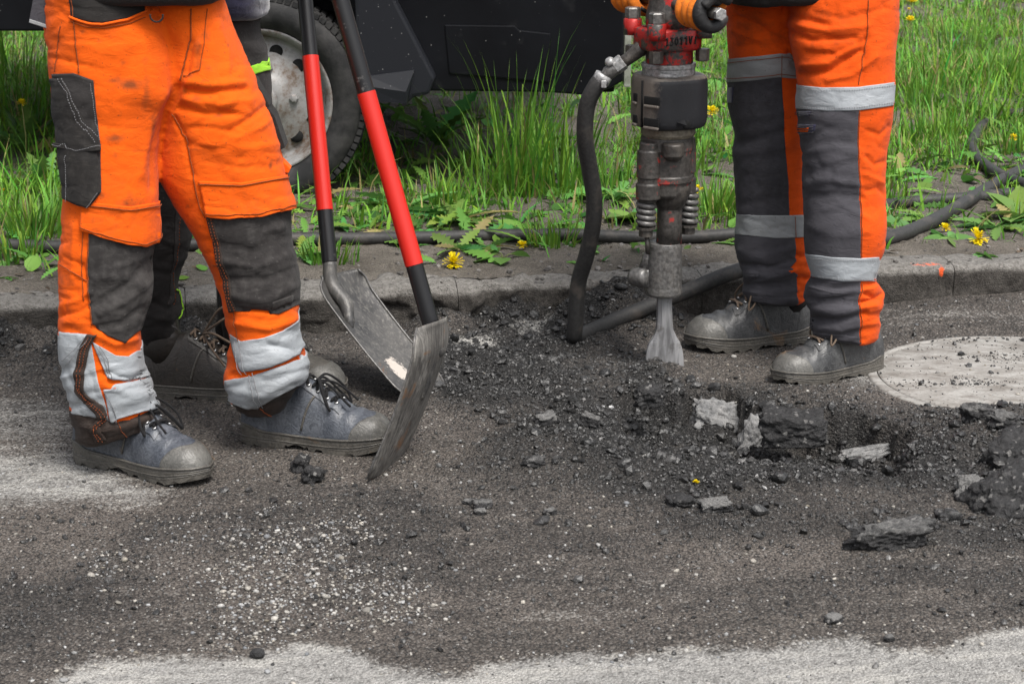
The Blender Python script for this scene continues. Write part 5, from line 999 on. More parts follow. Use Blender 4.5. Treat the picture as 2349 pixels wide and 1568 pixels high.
M = Mat('shovel_red'); n1 = M.noise(60, 5, .7); c = M.mix(M.ramp(n1, [(.68, 0), (.75, .5)]), (.50, .013, .006), (.16, .04, .024)); M_SRED = M.done(c, .38, spec=.5)
M = Mat('muddy_shovel_back'); n1 = M.noise(9, 4, .65); n2 = M.noise(85, 4, .7, vec=M.mapv((1.4, 1.4, .12), (.1, .3, 0))); n3 = M.noise(240, 2)
c = M.mix(M.ramp(n2, [(.36, 0), (.62, 1)]), (.045, .043, .041), (.30, .285, .262)); c = M.mix(M.ramp(n1, [(.4, .7), (.6, 0)]), c, (.06, .056, .052)); c = M.mix(M.ramp(M.noise(15, 3, .6, .6), [(.62, 0), (.70, .8)]), c, (.20, .10, .045))
M_SHOV2 = M.done(c, .55, M.bump(M.math('ADD', n2, n3), .5, .0015), metal=.1, spec=.45)
def shovel(label, tip, W, Lv, hpts, cuts, curl, side, mort=None, sock_px=None, rtip=.9, bow=.004, bm=None):
    """tip = near lower corner, W = width, Lv = from the tip to the top edge; hpts = shaft centre line above the blade; cuts = arc shares where black/red/black change"""
    tip, W, Lv = map(lambda v: np.asarray(v, float), (tip, W, Lv)); n = np.cross(W, Lv); n /= np.linalg.norm(n); n = n*side
    sh = empty('shovel', tip, label, 'shovel', 'shovels with red sleeves'); u = np.linspace(0, 1, 36); v = np.linspace(0, 1, 44); U, Vv = np.meshgrid(u, v)
    wf = 1-.22*sstep(.84, 1.0, Vv)**2-.30*(1-np.sqrt(np.clip(1-(1-np.clip(Vv/.13, 0, 1))**2, 0, 1)))*rtip
    uu = .5+(U-.5)*wf; lift = curl*(np.abs(2*U-1)**3)*(.35+.65*Vv)+.012*sstep(.8, 1, Vv)+.012*(1-Vv)**2+bow*(2*Vv-1)**2
    pts = tip+uu[..., None]*W+(Vv-.012*(np.abs(2*U-1)**4)*sstep(.9, 1, Vv)*3)[..., None]*Lv+lift[..., None]*n
    bk = pts-n*.0028; m = 44*36; F = [tuple(f) for f in grid_faces(44, 36)]; idx = np.arange(m).reshape(44, 36)
    ring = np.concatenate([idx[0], idx[1:, -1], idx[-1, ::-1][1:], idx[::-1, 0][1:-1]]); k = len(ring)
    FF = F+[tuple(m+i for i in f[::-1]) for f in F]+[(ring[i], m+ring[i], m+ring[(i+1) % k], ring[(i+1) % k]) for i in range(k)]
    mo = np.zeros(2*m)
    if mort: mo[:m] = np.exp(-((U-mort[0])/.16)**2-((Vv-mort[1])/.13)**2).ravel()
    V = np.vstack([pts.reshape(-1, 3), bk.reshape(-1, 3)])
    b = MB(); eg = np.concatenate([pts[::-1, 0], pts[0, 1:], pts[1:, -1]]); b.tube(eg, .0024, 6); b.build('rolled_edge', M_HST, sh); obj('blade', V, FF, bm or M_SHOV, sh, True, {'mortar': mo})
    B = lambda uu_, vv_, o: tip+uu_*W+vv_*Lv+n*o
    def on_blade(px, py, o):
        a, y_, d = ray(px, py); dr = np.array([float(a), float(y_), float(d)]); t = np.dot(tip-np.array([0, 0, CAMH]), n)/np.dot(dr, n); return np.array([0, 0, CAMH])+dr*t+n*o
    hd = (hpts[1]-hpts[0])/np.linalg.norm(hpts[1]-hpts[0])
    sock = spline([on_blade(*q) for q in sock_px]+[hpts[0]-hd*.05, hpts[0]], 30) if sock_px else spline([B(.5, .50, .000), B(.5, .66, .007), B(.5, .80, .016), hpts[0]-hd*.05, hpts[0]+hd*.01], 30); b = MB(); b.tube(sock, np.interp(np.linspace(0, 1, 30), [0, .15, .5, 1], [.004, .011, .0155, .0152]), 16); b.build('socket', M_SHOV, sh)
    path = resample(np.array(hpts), 80); rr = .0168
    for nm, a, e, mt, r in (('lower_shaft', 0, cuts[0], M_SBLK, rr), ('sleeve', cuts[0], cuts[1], M_SRED, rr+.0012), ('upper_shaft', cuts[1], 1, M_SBLK, rr)):
        i0, i1 = int(a*79), int(e*79); sg = path[i0:i1+1]; tg = (sg[-1]-sg[0])/np.linalg.norm(sg[-1]-sg[0])*1.5e-4; sg = np.vstack([sg[:1], sg[:1]+tg, sg[1:-1], sg[-1:]-tg, sg[-1:]]); b = MB(); b.tube(sg, r, 20); b.build(nm, mt, sh)
    return sh
W1 = np.array([.088, .150, -.016]); L1 = np.array([.186, -.1286, -.204])*1.10
T1 = P(912, 926, 4.25)
s0 = P(756, 600, 4.44); s1 = P(700, 0, 4.62); ex = s1+(s1-s0)*.72
frac = lambda a, b_, pt: float(np.linalg.norm(pt-a)/np.linalg.norm(ex-a))
shovel('shovel with its hollow face up and a dried patch of mortar, left of the other', T1, W1, -L1, [s0, s1, ex], (np.linalg.norm(P(755, 493, 4.51)-s0)/np.linalg.norm(ex-s0), np.linalg.norm(P(714, 128, 4.62)-s0)/np.linalg.norm(ex-s0)), .020, 1 if np.cross(W1, -L1)[1] < 0 else -1, (.42, .22), [(806, 754, .002), (795, 734, .008), (781, 706, .018)])
W2 = np.array([.055, .24, -.037]); L2 = np.array([-.108, -.022, -.300])*.985
T2 = P(862, 1116, 3.735)
h0 = P(988, 742, 3.93); h1 = P(781, 0, 4.03); ex = h1+(h1-h0)*.62
shovel('shovel standing on edge with its scratched back turned, in front of the other', T2, W2, -L2, [h0, h1, ex], (np.linalg.norm(P(940, 606, 3.965)-h0)/np.linalg.norm(ex-h0), np.linalg.norm(P(832, 207, 4.005)-h0)/np.linalg.norm(ex-h0)), .016, -1 if np.cross(W2, -L2)[0] > 0 else 1, rtip=.8, bow=.006, bm=M_SHOV2)

# ================================================================== air hoses
def hose(pts, r, label, n=160):
    q = spline(pts, n); b = MB(); b.tube(q, r, 14); return tag(b.build('air_hose', M_HOSE), label, 'hose', 'air hoses')
def VG(px, py, dz=.016):
    p = G(px, py, .12)
    for _ in range(5): p = G(px, py, float(verge_z(np.array([p[0]]), np.array([p[1]]))[0])+dz)
    return p
hose([J(1383, 178), J(1366, 200, .0), J(1347, 245, .01), J(1343, 320, .03), J(1355, 400, .06), J(1366, 470, .08), J(1364, 540, .1), J(1349, 620, .13), J(1332, 690, .16), G(1319, 752, .05), G(1318, 768, .030), G(1336, 766, .026), G(1372, 752, .032), G(1440, 722, .05), G(1560, 674, .085), G(1690, 622, .125), VG(1800, 596), VG(1900, 575), VG(2040, 545), VG(2110, 520), VG(2180, 485), VG(2270, 430), VG(2349, 388), VG(2480, 330)], .0185, 'black air hose from the jackhammer, folded on the rubble and running off right', 260)
hose([VG(x, y) for x, y in ((-120, 566), (0, 562), (130, 566), (300, 566), (440, 561), (560, 552), (700, 547), (850, 547), (1000, 544), (1150, 540), (1300, 538), (1420, 543), (1540, 545), (1690, 536), (1820, 512), (1960, 480), (2090, 463), (2200, 455), (2349, 442), (2500, 438))], .0165, 'black air hose lying along the grass verge behind the kerb')
hose([VG(x, y, .02) for x, y in ((2460, 235), (2349, 258), (2300, 264), (2255, 288), (2230, 328), (2240, 358), (2268, 384), (2310, 408), (2400, 440), (2520, 500))], .0165, 'grey air hose looping through the grass at the right edge')

# ================================================================== parked pickup behind
M = Mat('black_body_plastic'); n1 = M.noise(5, 4); n2 = M.voro(55, out='Distance'); n3 = M.noise(35, 4, .7); n4 = M.noise(14, 3)
c = M.mix(M.ramp(n1, [(.3, 0), (.7, 1)]), (.0028, .003, .004), (.006, .0066, .0085)); c = M.mix(M.math('MULTIPLY', M.ramp(n2, [(.05, 1), (.11, 0)]), M.ramp(n3, [(.52, 0), (.6, .6)])), c, (.30, .30, .29)); c = M.mix(M.ramp(n4, [(.62, 0), (.85, .35)]), c, (.05, .05, .05))
M_BODY = M.done(c, .38, spec=.16)
M = Mat('grey_plastic_flap'); n2 = M.voro(70); n3 = M.noise(35, 4, .7); c = M.mix(M.math('MULTIPLY', M.ramp(n2, [(.06, 1), (.14, 0)]), M.ramp(n3, [(.5, 0), (.58, .6)])), (.011, .012, .0155), (.35, .35, .35)); M_FLAP = M.done(c, .45, spec=.25)
M = Mat('tyre_rubber'); n1 = M.noise(20, 5, .65); c = M.mix(M.ramp(n1, [(.4, 0), (.75, 1)]), (.012, .012, .0125), (.045, .043, .042)); M_TYRE = M.done(c, .75, M.bump(M.noise(160, 3), .3, .002), spec=.3)
M = Mat('rusty_silver_rim'); n1 = M.noise(14, 6, .7); n2 = M.noise(70, 5, .7); c = M.mix(M.ramp(M.math('ADD', M.math('MULTIPLY', n1, .6), M.math('MULTIPLY', n2, .4)), [(.46, 0), (.60, .9)]), (.26, .255, .25), (.09, .052, .028)); c = M.mix(M.ramp(n2, [(.3, .5), (.5, 0)]), c, (.08, .075, .07)); M_RIM = M.done(c, .5, M.bump(n2, .3, .002), metal=.2, spec=.45)
M = Mat('pale_trim'); M_TRIM = M.done(M.mix(M.ramp(M.noise(20, 4), [(.4, 0), (.7, 1)]), (.16, .17, .14), (.30, .31, .27)), .6)
YV = 5.99; VE = empty('pickup', (P(598, 471, YV)[0], YV, .1), 'dark parked pickup truck with a rusty steel wheel, behind the workers', 'vehicle')
WC = P(598, 232, YV+.02); TR = 241*pxm(598, 230, YV); RR = 166*pxm(598, 230, YV)
X_ = lambda px: float(P(px, 150, YV)[0]); Z_ = lambda py: float(P(598, py, YV)[2])
# side with wheel arch, pushed through to the other side
AR = TR+.05; arch = [(WC[0]+AR*math.cos(t), WC[2]+AR*math.sin(t)) for t in np.linspace(math.radians(205), math.radians(-25), 26)]
xe = X_(1432); sill = Z_(75); low = Z_(212)
side = [(-3.6, 1.5), (-3.6, sill), (arch[0][0]-.02, sill)]+[a for a in arch if a[1] > low]+[(X_(905), low), (X_(1250), Z_(216)), (X_(1335), Z_(222)), (X_(1400), Z_(208)), (xe, Z_(190)), (xe, 1.5)]
M4 = Matrix(((1, 0, 0, 0), (0, 0, 1, 0), (0, 1, 0, 0), (0, 0, 0, 1)))
b = MB(); b.prism(side, YV+.03, YV+.08, .008, M=M4); b.build('side_panel', M_BODY, VE, smooth=False)
b = MB(); b.box(((-3.6+xe)/2, YV+.85, 1.05), (xe+3.6, 1.5, .9), bev=.05); b.box(((-3.6+xe)/2, YV+.85, .62), (xe+3.4, 1.3, .12)); b.build('body', M_BODY, VE, smooth=False)
b = MB(); b.box((xe+.012, YV+.12, .9), (.02, .14, 1.0), bev=.004); b.build('rear_edge_trim', M_TRIM, VE, smooth=False)
b = MB(); b.prism([(X_(1020), Z_(60)), (X_(1030), Z_(172)), (X_(1260), Z_(192)), (X_(1262), Z_(80)), (X_(1190), Z_(72)), (X_(1180), Z_(62))], YV+.024, YV+.034, .003, M=M4); b.build('access_panel', M_BODY, VE, smooth=False)
b = MB(); b.prism([(X_(810), 1.0), (X_(820), Z_(60)), (X_(838), Z_(225)), (X_(935), Z_(234)), (X_(948), Z_(219)), (X_(984), Z_(213)), (X_(1000), Z_(176)), (X_(912), Z_(0)), (X_(880), 1.0)], YV-.035, YV+.03, .010, M=M4); b.build('mud_flap', M_FLAP, VE, smooth=False)
b = MB(); q = [(X_(846), Z_(170)), (X_(952), Z_(156)), (X_(936), Z_(231)), (X_(842), Z_(224))]; bt = [(x, YV-.035, z) for x, z in q]; ft = [(q[0][0], YV-.04, q[0][1]), (q[1][0], YV-.042, q[1][1]), (q[2][0]-.004, YV-.062, q[2][1]+.035), (q[3][0], YV-.052, q[3][1]+.04)]; lw2 = [(q[2][0]-.004, YV-.058, q[2][1]), (q[3][0], YV-.05, q[3][1])]
b.add(bt+ft+lw2, [(4, 7, 6, 5), (7, 9, 8, 6), (0, 4, 5, 1), (1, 5, 6, 8, 2), (0, 3, 9, 7, 4), (3, 2, 8, 9)]); b.build('step_ledge', M_FLAP, VE, smooth=False)
b = MB(); b.box((X_(1350), YV+.3, Z_(205)), (.16, .4, .05), bev=.01); b.build('tow_bracket', M_BODY, VE, smooth=False)
b = MB(); b.lathe([(.016, -.004), (.016, .006)], (X_(1363), YV+.03, Z_(210)+.012), 16, axis=(0, -1, 0)); b.build('drain_plug', M_VOID, VE)
def wheel(c, side):
    w = empty('wheel', c); w.parent = VE; w.matrix_parent_inverse = Matrix.Translation(-VE.location); w['_o'] = tuple(c); ax = (0, -side, 0)
    b = MB(); b.lathe([(RR*.99, -.17), (TR*.80, -.185), (TR*.95, -.175), (TR*.99, -.15), (TR, -.1), (TR, -.04), (TR*.985, .0), (TR*.95, .022), (TR*.86, .030), (TR*.78, .026), (RR*1.04, .012), (RR*.99, .0)], c, 96, axis=ax, cap=False); b.build('tyre', M_TYRE, w)
    b = MB()
    for k in range(84):
        a = 2*math.pi*k/84; rr = TR*.985; R = Matrix.Rotation(-a*1.0, 3, 'Y') if side > 0 else Matrix.Rotation(-a, 3, 'Y')
        b.box((c[0]+rr*math.cos(a), c[1]-side*.0-.0+(.002), c[2]+rr*math.sin(a)), (.014, .046, .016), R)
        b.box((c[0]+TR*math.cos(a+.03), c[1]+side*.07, c[2]+TR*math.sin(a+.03)), (.012, .09, .016), R)
    b.build('tread', M_TYRE, w, smooth=False)
    b = MB(); b.lathe([(.01, .0), (RR*.30, .002), (RR*.36, -.006), (RR*.50, -.020), (RR*.58, -.022), (RR*.80, -.040), (RR*.86, -.040), (RR*.89, -.030), (RR*.92, -.004), (RR*.96, .004), (RR*1.0, .008), (RR*1.01, -.02)], c, 80, axis=ax, cap=False); b.build('rim', M_RIM, w)
    for k in range(12):
        a = 2*math.pi*(k+.4)/12; b = MB(); b.lathe([(.001, .0), (RR*.092, .0008), (RR*.094, -.004)], (c[0]+RR*.70*math.cos(a), c[1]+side*.0305, c[2]+RR*.70*math.sin(a)), 18, axis=(0, -side, 0)); b.build('rim_hole', M_VOID, w)
    for k in range(5):
        a = 2*math.pi*(k+.05)/5; b = MB(); b.lathe([(.013, -.004), (.013, .012), (.009, .016), (.002, .017)], (c[0]+RR*.46*math.cos(a), c[1]+side*.016, c[2]+RR*.46*math.sin(a)), 6, axis=ax); b.build('wheel_nut', M_RIM, w, smooth=False)
    b = MB(); b.lathe([(RR*.24, 0), (RR*.24, .012), (RR*.2, .018), (.002, .02)], c, 24, axis=ax); b.build('hub_cap', M_RIM, w)
wheel(np.array(WC), 1); wheel(np.array([WC[0], WC[1]+1.45, WC[2]]), -1); wheel(np.array([WC[0]-2.6, WC[1], WC[2]]), 1)

# ================================================================== grass, weeds, flowers
def leafmat(name, a, b_, yel):
    M = Mat(name); t = M.attr('tint', True); tr = M.t.nodes.new('ShaderNodeBsdfTranslucent'); mx = M.t.nodes.new('ShaderNodeMixShader'); mx.inputs[0].default_value = .32
    M.done(t, .55, spec=.35); M.t.links.new(t, tr.inputs['Color']); M.t.links.new(M.b.outputs[0], mx.inputs[1]); M.t.links.new(tr.outputs[0], mx.inputs[2]); M.t.links.new(mx.outputs[0], M.out.inputs['Surface']); return M.m
M_LEAF = leafmat('leaf_blade', 0, 0, 0)
def greens(n, rng, dry=.06, base=(.115, .265, .024), k=.55):
    v = rng.uniform(1-k, 1+k, (n, 1)); h = rng.normal(0, .18, (n, 1)); c = v*np.array(base)*np.concatenate([1+h, np.ones((n, 1)), 1-h*.5], 1)
    d = rng.uniform(size=(n, 1)) < dry; return np.clip(np.where(d, v*np.array([.26, .22, .09]), c), .004, .6)
def blades(root, L, az, lean, wid, tint, droop, seg=3):
    """tapered bent grass blades as one mesh"""
    n = len(root); t = np.linspace(0, 1, seg+1); d = np.stack([np.cos(az), np.sin(az)], 1); side = np.stack([-d[:, 1], d[:, 0]], 1); V = []; rows = []
    ang = lean[:, None]+droop[:, None]*t[None]**1.5; ds = L[:, None]/seg
    h = np.concatenate([np.zeros((n, 1)), np.cumsum(np.sin(ang[:, :-1])*ds, 1)], 1); z = np.concatenate([np.zeros((n, 1)), np.cumsum(np.cos(ang[:, :-1])*ds, 1)], 1)
    w = wid[:, None]*np.clip(1.15*(1-t**1.6), 0, 1)[None]*(.7+.3*np.sin(t*math.pi))[None]
    c = root[:, None, :]+np.concatenate([d[:, None, :]*h[..., None], z[..., None]], -1); s3 = np.concatenate([side, np.zeros((n, 1))], 1)
    A = c-s3[:, None]*w[..., None]/2; B = c+s3[:, None]*w[..., None]/2; V = np.stack([A, B], 2).reshape(n, -1, 3); m = 2*(seg+1)
    f = np.array([[2*i, 2*i+1, 2*i+3, 2*i+2] for i in range(seg)]); F = (f[None]+(np.arange(n)*m)[:, None, None]).reshape(-1, 4)
    return V.reshape(-1, 3), F, np.repeat(tint, m, 0)
rng = np.random.default_rng(21)
def verge_pts(n, dens, s=(-2.4, 6.2), t=(.14, 9.0)):
    a, b = rng.uniform(*s, n), rng.uniform(*t, n); x, y = XY(a, b); z = verge_z(x, y); px, py = proj(np.stack([x, y, z], 1)); k = rng.uniform(size=n) < dens(x, y, b, px, py); return x[k], y[k], z[k], px[k], py[k]
def gdens(x, y, t, px, py):
    q = np.stack([x, y], -1); f = np.clip(.55+.75*fbm(q*3.2, 3, 101), 0, 1)
    d = sstep(.30, .85, t)*f; right = sstep(1980, 2150, px); d = d*(.75+.5*right)+.05*sstep(.2, .3, t)
    d = d*(1-.55*np.exp(-((px-1250)/260)**2-((py-470)/50)**2)); under = (t > 1.05)*(px > 850)*(px < 1420); d = np.where(under, d*.3, d)
    d = np.where((px > 2080)*(px < 2240)*(py > 395)*(py < 450), d*.3, d)
    d = d*np.where((px > 560)*(px < 850)*(py > 425)*(py < 505), .25, 1)
    d = d*np.where((py > 540)*(py < 612)*(px < 2000), .12, 1)*np.where((px > -120)*(px < 2470), 1, .5)
    return np.clip(d, 0, 1)*(px > -900)*(px < 3000)
x, y, z, px, py = verge_pts(370000, gdens); n = len(x); right = sstep(1950, 2150, px)
L = rng.gamma(3.0, .016, n)*(.7+.9*fbm(np.stack([x, y], -1)*2.5, 2, 111)**2)+.03; L = np.clip(L*(1+.5*(px < 150)), .02, .30)
V, F, T_ = blades(np.stack([x, y, z-.003], 1), L, rng.uniform(0, 2*math.pi, n), rng.gamma(2, .27, n), rng.gamma(3.0, .0013, n)+.0012, greens(n, rng, .14), rng.uniform(.1, 1.9, n))
tag(obj('grass', V, F, M_LEAF, attrs={'tint': T_}), 'short green grass covering the verge behind the kerb', 'grass', kind='stuff'); NGR = n
# leafy weeds of the verge: jagged leaves lying in all directions
def leaf(n_t=7, jag=.5, w=.2):
    out = []; 
    for k in range(n_t+1):
        t = k/n_t; wd = w*math.sin(math.pi*min(1, (t*.92+.06)))**.8
        out.append((t-.02, wd)); 
        if jag and k < n_t: out.append((t+.55/n_t, wd*(1-jag)))
    V = [(0, 0, 0)]; 
    for t, wd in out: V += [(t, wd, .06*wd), (t, 0, -.02), (t, -wd, .06*wd)]
    V.append((1.06, 0, 0)); F = []; m = len(out)
    for k in range(m-1):
        a = 1+3*k; b_ = a+3; F += [(a, a+1, b_+1, b_), (a+1, a+2, b_+2, b_+1)]
    F += [(0, 2, 1), (0, 3, 2)]; e = 1+3*(m-1); F += [(e, e+1, len(V)-1), (e+1, e+2, len(V)-1)]
    return np.array(V, float), F
def leaf_tris(V, F):
    o = []
    for f in F:
        o += [f] if len(f) == 3 else [(f[0], f[1], f[2]), (f[0], f[2], f[3])]
    return np.array(o)
def leaves(root, L, az, el, tint, tmpl, bendk=.5, roll=None):
    V0, F0 = tmpl; F0 = leaf_tris(V0, F0); n = len(root); x = V0[None, :, 0]*np.ones((n, 1)); y = V0[None, :, 1]*np.ones((n, 1)); z = V0[None, :, 2]-bendk*x**2*.5
    roll = rng.normal(0, .4, n) if roll is None else roll; cr, sr = np.cos(roll)[:, None], np.sin(roll)[:, None]; y, z = y*cr-z*sr*.3, z+y*sr
    ce, se = np.cos(el)[:, None], np.sin(el)[:, None]; x, z = x*ce-z*se, x*se+z*ce; ca, sa2 = np.cos(az)[:, None], np.sin(az)[:, None]; x, y = x*ca-y*sa2, x*sa2+y*ca
    V = np.stack([x, y, z], -1)*L[:, None, None]+root[:, None, :]; return V.reshape(-1, 3), (F0[None]+(np.arange(n)*len(V0))[:, None, None]).reshape(-1, 3), np.repeat(tint, len(V0), 0)
T_DAN, T_SMO, T_CLO = leaf(7, .55, .17), leaf(6, 0, .26), leaf(4, 0, .42)
def wdens(x, y, t, px, py):
    q = np.stack([x, y], -1); f = np.clip(.45+.9*fbm(q*4, 3, 121), 0, 1); d = sstep(.25, .55, t)*f*(1-.6*sstep(2.2, 3.5, t))
    d = d*np.where((px > 850)*(px < 1420)*(t > 1.1), .35, 1)+.10*sstep(.15, .2, t); d = np.where(px > 2000, d*.7, d)
    return np.clip(d, 0, 1)*(px > -900)*(px < 3000)*np.where((px > -120)*(px < 2470), 1, .5)
x, y, z, px, py = verge_pts(32000, wdens); n = len(x); R0 = np.stack([x, y, z+.002], 1); az = rng.uniform(0, 2*math.pi, n)
Va = []; Fa = []; Ta = []; off = 0
for tm, k in ((T_DAN, rng.uniform(size=n) < .55), (T_CLO, None)):
    k = k if k is not None else ~ka; ka = k; m = int(k.sum())
    v, f, t_ = leaves(R0[k], rng.uniform(.05, .13, m)*(1 if tm is T_DAN else .42), az[k], rng.uniform(.05, .8, m), greens(m, rng, .05, (.11, .25, .045), .55), tm, rng.uniform(.2, .9)); Va.append(v); Fa.append(f+off); Ta.append(t_); off += len(v)
tag(obj('ground_cover', np.concatenate(Va), np.concatenate(Fa), M_LEAF, attrs={'tint': np.concatenate(Ta)}), 'low leafy weeds growing among the grass of the verge', 'weeds', kind='stuff')
# dry litter and twigs on the bare soil
x, y, z, px, py = verge_pts(9000, lambda x, y, t, px, py: np.where(t < .9, .5, .15)*(px > -100)*(px < 2450)); n = len(x); v = rng.uniform(.4, 1.3, (n, 1))
V, F, T_ = leaves(np.stack([x, y, z+.003], 1), rng.uniform(.008, .035, n), rng.uniform(0, 6.3, n), rng.normal(0, .12, n), v*np.array([.13, .095, .065]), T_SMO, .2)
tag(obj('leaf_litter', V, F, M_LEAF, attrs={'tint': T_}), 'brown dead leaves and bark bits on the bare soil', 'leaf litter', kind='stuff')
x, y, z, px, py = verge_pts(5200, lambda x, y, t, px, py: np.where(t < .45, .8, .15)*(px > -100)*(px < 2450), t=(.02, 1.2)); n = len(x); sz = rng.gamma(1.6, .0022, n)+.0015; v = rng.uniform(.3, 1.2, (n, 1))
zk = np.where(ST(x, y)[1] < .13, .108, z)
tag(scatter('verge_grit', np.stack([x, y, zk+.001], 1), np.clip(sz, .001, .012), v*np.array([.16, .15, .14]), M_GRAVEL, rng), 'grey grit and small stones along the top of the kerb', 'grit', kind='stuff')
# ---------------------------------------------------------------- single plants
def plant_mesh(name, parts, parent, mat=M_LEAF):
    o = 0; Vs, Fs, Ts = [], [], []
    for v, f, t_ in parts:
        f = f if f.shape[1] == 3 else np.concatenate([f[:, :3], f[:, [0, 2, 3]]]); Vs.append(v); Fs.append(f+o); Ts.append(t_); o += len(v)
    return obj(name, np.concatenate(Vs), np.concatenate(Fs), mat, parent, attrs={'tint': np.concatenate(Ts)})
def tuft(px, py, n, hgt, label, spread=.05, lean=.28, wid=(.0035, .0085), dry=.06, gname='grass_tuft', base=(.12, .26, .03)):
    r = VG(px, py, 0.0); p = empty(gname, r, label, 'grass', 'single tufts of grass'); a = rng.uniform(0, 2*math.pi, n); rr = spread*np.sqrt(rng.uniform(size=n)); x = r[0]+rr*np.cos(a)*1.4; y = r[1]+rr*np.sin(a); z = verge_z(x, y)-.004
    az = a+rng.normal(0, .6, n); plant_mesh('blades', [blades(np.stack([x, y, z], 1), hgt*rng.beta(3, 1.7, n)+.02, az, rng.gamma(2.0, lean/2, n), rng.uniform(*wid, n), greens(n, rng, dry, base, .35), rng.uniform(.1, .9, n), 6)], p)
TG = 'tall fresh grass tuft sprouting in front of the dark vehicle body'
for px, py, n, h, lb, sp in ((1190, 447, 110, .54, TG+', left and tallest', .06), (1290, 445, 110, .40, TG+', right half', .07), (1120, 445, 60, .30, 'lower grass tuft left of the tall one before the vehicle', .06), (1390, 440, 60, .22, 'grass tuft right of the tall grass beside the hanging hose', .07),
                             (80, 545, 130, .15, 'dense dark grass tuft above the hose at the left edge', .05), (1640, 490, 110, .14, 'fine grass tuft behind the jackhammer springs', .05), (1270, 560, 90, .09, 'fine spreading grass tuft right before the verge hose', .06), (1590, 400, 50, .15, 'grass tuft right beside the jackhammer body', .06), (760, 600, 60, .08, 'small grass tuft behind the upright shovel shaft', .05), (45, 600, 60, .10, 'pale grass tuft on the soil left below the verge hose', .05),
                             (2150, 330, 90, .18, 'grass tuft right of the orange trousers', .08), (2110, 250, 90, .18, 'grass tuft beside the thigh of the right worker', .08), (2290, 190, 120, .18, 'grass tuft above the looping hose', .1), (2200, 120, 120, .2, 'grass tuft below the two upper dandelions', .1), (2320, 350, 60, .12, 'grass tuft inside the hose loop', .06), (1000, 470, 70, .14, 'grass tuft right of the red shovel sleeve', .08), (1500, 250, 60, .2, 'grass tuft left of the muffler', .08), (1560, 330, 50, .16, 'grass tuft behind the coupling', .07), (60, 300, 60, .30, 'tall grass stems left of the holster pocket', .08), (20, 180, 50, .34, 'tall dark grass at the left edge under the vehicle', .1), (2020, 470, 50, .12, 'small grass tuft just right of the orange trouser leg', .05)):
    tuft(px, py, n, h, lb, sp)
def rosette(px, py, n, L, label, tm=T_DAN, el=(.1, .6), base=(.12, .24, .055), name='weed', stalk=0):
    r = VG(px, py, .004); p = empty(name, r, label, 'weed', 'single weeds'); az = np.linspace(0, 2*math.pi, n, endpoint=False)+rng.normal(0, .25, n); k = rng.uniform(*el, n); tint = greens(n, rng, .04, base, .3); ll = L*rng.uniform(.7, 1.15, n)
    for i in range(n):
        v, f, t_ = leaves(r[None]+rng.normal(0, .004, (1, 3))*[1, 1, 0]+(np.array([[math.cos(az[i]), math.sin(az[i]), .25]])*stalk if stalk else 0), ll[i:i+1], az[i:i+1], k[i:i+1], tint[i:i+1], tm, .55); plant_mesh('leaf', [(v, f, t_)], p)
        if stalk: b = MB(); q = r+np.array([math.cos(az[i]), math.sin(az[i]), .25])*stalk; b.tube([r, (r+q)/2+[0, 0, .006], q], .0015, 5); o = b.build('stalk', M_LEAF, p); at = o.data.attributes.new('tint', 'FLOAT_COLOR', 'POINT'); at.data.foreach_set('color', np.tile([.16, .2, .06, 1], len(o.data.vertices)).astype(np.float32))
    return p
rosette(1055, 572, 9, .10, 'flat jagged dandelion rosette behind the big yellow flower'); rosette(1110, 570, 7, .09, 'jagged leaf rosette right of the flat one below the verge hose')
rosette(1155, 592, 4, .052, 'round-leaved seedling lying on the kerb edge', T_CLO, (-.05, .25), (.10, .22, .05), stalk=.03)
rosette(1050, 505, 14, .16, 'big trampled dandelion with pale stems behind the verge hose'); rosette(930, 480, 12, .14, 'leafy dandelion just right of the shovel sleeve above the hose'); rosette(870, 470, 10, .13, 'dandelion leaves between the two shovel shafts')
rosette(690, 585, 9, .10, 'dandelion leaves on the soil behind the left knee'); rosette(40, 590, 9, .09, 'flat pale rosette on the soil at the left edge'); rosette(100, 430, 14, .16, 'dandelion plant with red stems left of the orange leg', el=(.3, 1.1)); rosette(60, 350, 12, .18, 'upright leafy dandelion under the yellow flower at the left', el=(.5, 1.2))
rosette(2290, 520, 11, .14, 'uprooted dandelion lying before the hose at the right'); rosette(2345, 500, 9, .15, 'broad-leaved weed at the right edge above the kerb', T_SMO, (.2, .8)); rosette(2180, 545, 6, .10, 'long loose leaves lying on the kerb right of the leg', T_SMO, (-.05, .2)); rosette(2120, 500, 8, .11, 'jagged leaves hanging over the thick hose'); rosette(1450, 505, 8, .09, 'broad small weed left of the jackhammer chuck', T_CLO)
rosette(1410, 455, 10, .12, 'weed with jagged leaves behind the hanging hose'); rosette(2260, 585, 4, .04, 'torn green leaf on the kerb stone', T_CLO, (-.05, .2)); rosette(1000, 330, 9, .2, 'shaded dandelion under the vehicle behind the shovel', el=(.5, 1.2))
M = Mat('dandelion_petal'); M_YEL = M.done((.85, .55, .005), .6); M_BLOOM = leafmat('bloom', 0, 0, 0)
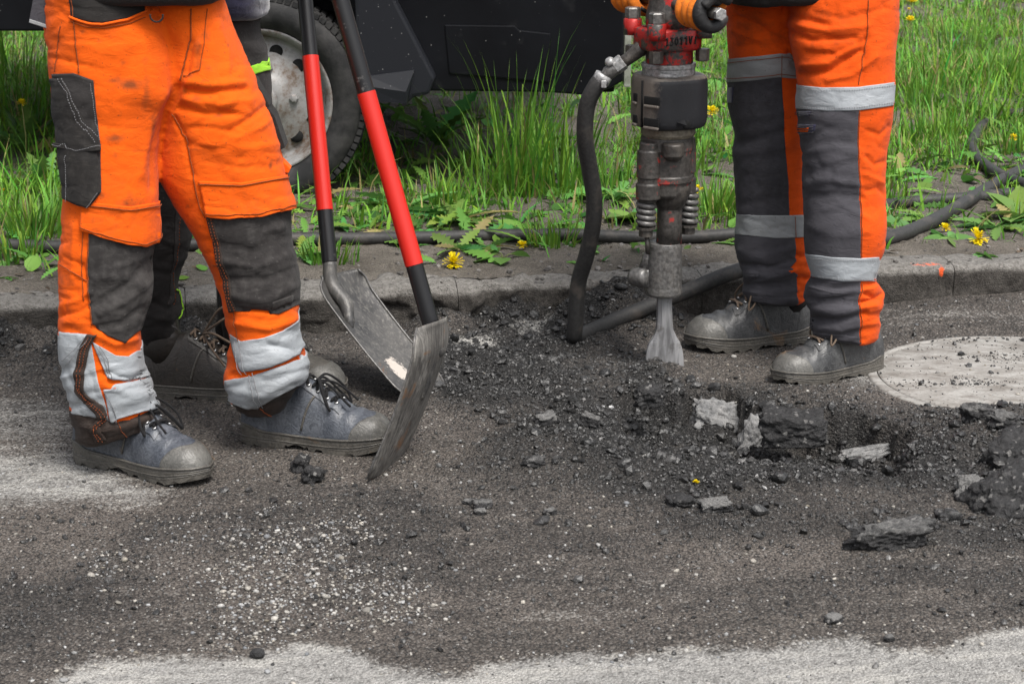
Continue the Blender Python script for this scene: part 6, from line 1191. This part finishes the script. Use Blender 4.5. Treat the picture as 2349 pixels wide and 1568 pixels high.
def flower(px, py, size, label, h=.02, tilt=0.0, verge=True, stem=True):
    r = VG(px, py, h) if verge else on_ground(px, py)+np.array([0, 0, .006]); p = empty('dandelion_flower', r-np.array([0, 0, h if verge else 0]), label, 'flower', 'yellow dandelion flowers'); n = 70
    az = rng.uniform(0, 2*math.pi, n); el = rng.uniform(.15, 1.4, n); L = size*.5*rng.uniform(.8, 1.1, n); d = np.stack([np.cos(az)*np.cos(el), np.sin(az)*np.cos(el), np.sin(el)*.8], 1)
    if tilt: c, s_ = math.cos(tilt), math.sin(tilt); d = np.stack([d[:, 0], d[:, 1]*c-d[:, 2]*s_, d[:, 1]*s_+d[:, 2]*c], 1)
    sd = np.cross(d, [0, 0, 1.0])+1e-6; sd /= np.linalg.norm(sd, axis=1)[:, None]; w = size*.06
    V = np.stack([r-sd*w*.4+0*d, r+sd*w*.4+0*d, r+d*L[:, None]+sd*w, r+d*L[:, None]-sd*w], 1).reshape(-1, 3); F = np.arange(4*n).reshape(-1, 4); col = np.repeat(np.array([.9, .72, .008])*rng.uniform(.75, 1.1, (n, 1))*[1, 1, 1], 4, 0)
    o = obj('petals', V, F, M_BLOOM, p, attrs={'tint': col}); o['kind'] = 'stuff'
    if stem and verge:
        b = MB(); g = r-np.array([0, 0, h+.005]); b.tube([g, (g+r)/2+[.006, 0, 0], r], .0018, 6); o = b.build('stem', M_LEAF, p); at = o.data.attributes.new('tint', 'FLOAT_COLOR', 'POINT'); at.data.foreach_set('color', np.tile([.2, .2, .07, 1], len(o.data.vertices)).astype(np.float32))
for a in ((1040, 603, .056, 'large yellow dandelion lying on the kerb below the leaves', .012, .9), (1197, 563, .032, 'small yellow dandelion in the fine grass before the verge hose', .012, .5), (2092, 6, .062, 'topmost yellow dandelion at the right', .12), (2088, 48, .052, 'yellow dandelion just below the topmost one', .10), (1633, 256, .045, 'yellow dandelion peeping out right of the muffler', .10, .6),
          (1600, 437, .038, 'yellow dandelion right of the jackhammer springs', .08, .3), (2243, 546, .056, 'wide yellow dandelion head lying before the hose at the right', .012, 1.0), (2168, 524, .034, 'yellow dandelion under the thick hose at the right', .012, .5), (2325, 316, .03, 'half-closed yellow dandelion in the hose loop', .05, .6), (50, 238, .036, 'yellow dandelion on a tall stem at the left edge', .20, .4),
          (40, 440, .018, 'orange-yellow bud on the ground at the left edge', .01, .5), (6, 437, .018, 'cut off yellow bud at the very left edge', .01, .5), (1078, 235, .022, 'shaded yellow dandelion under the dark vehicle', .12, .4), (2085, 22, .02, 'tiny yellow bud between the two upper dandelions', .10, .4)): flower(*a)
flower(1597, 1113, .014, 'torn yellow petal lying on the crumbs in front of the pit', verge=False, stem=False); flower(1132, 719, .012, 'yellow petals fallen on the dirt before the kerb', verge=False, stem=False)
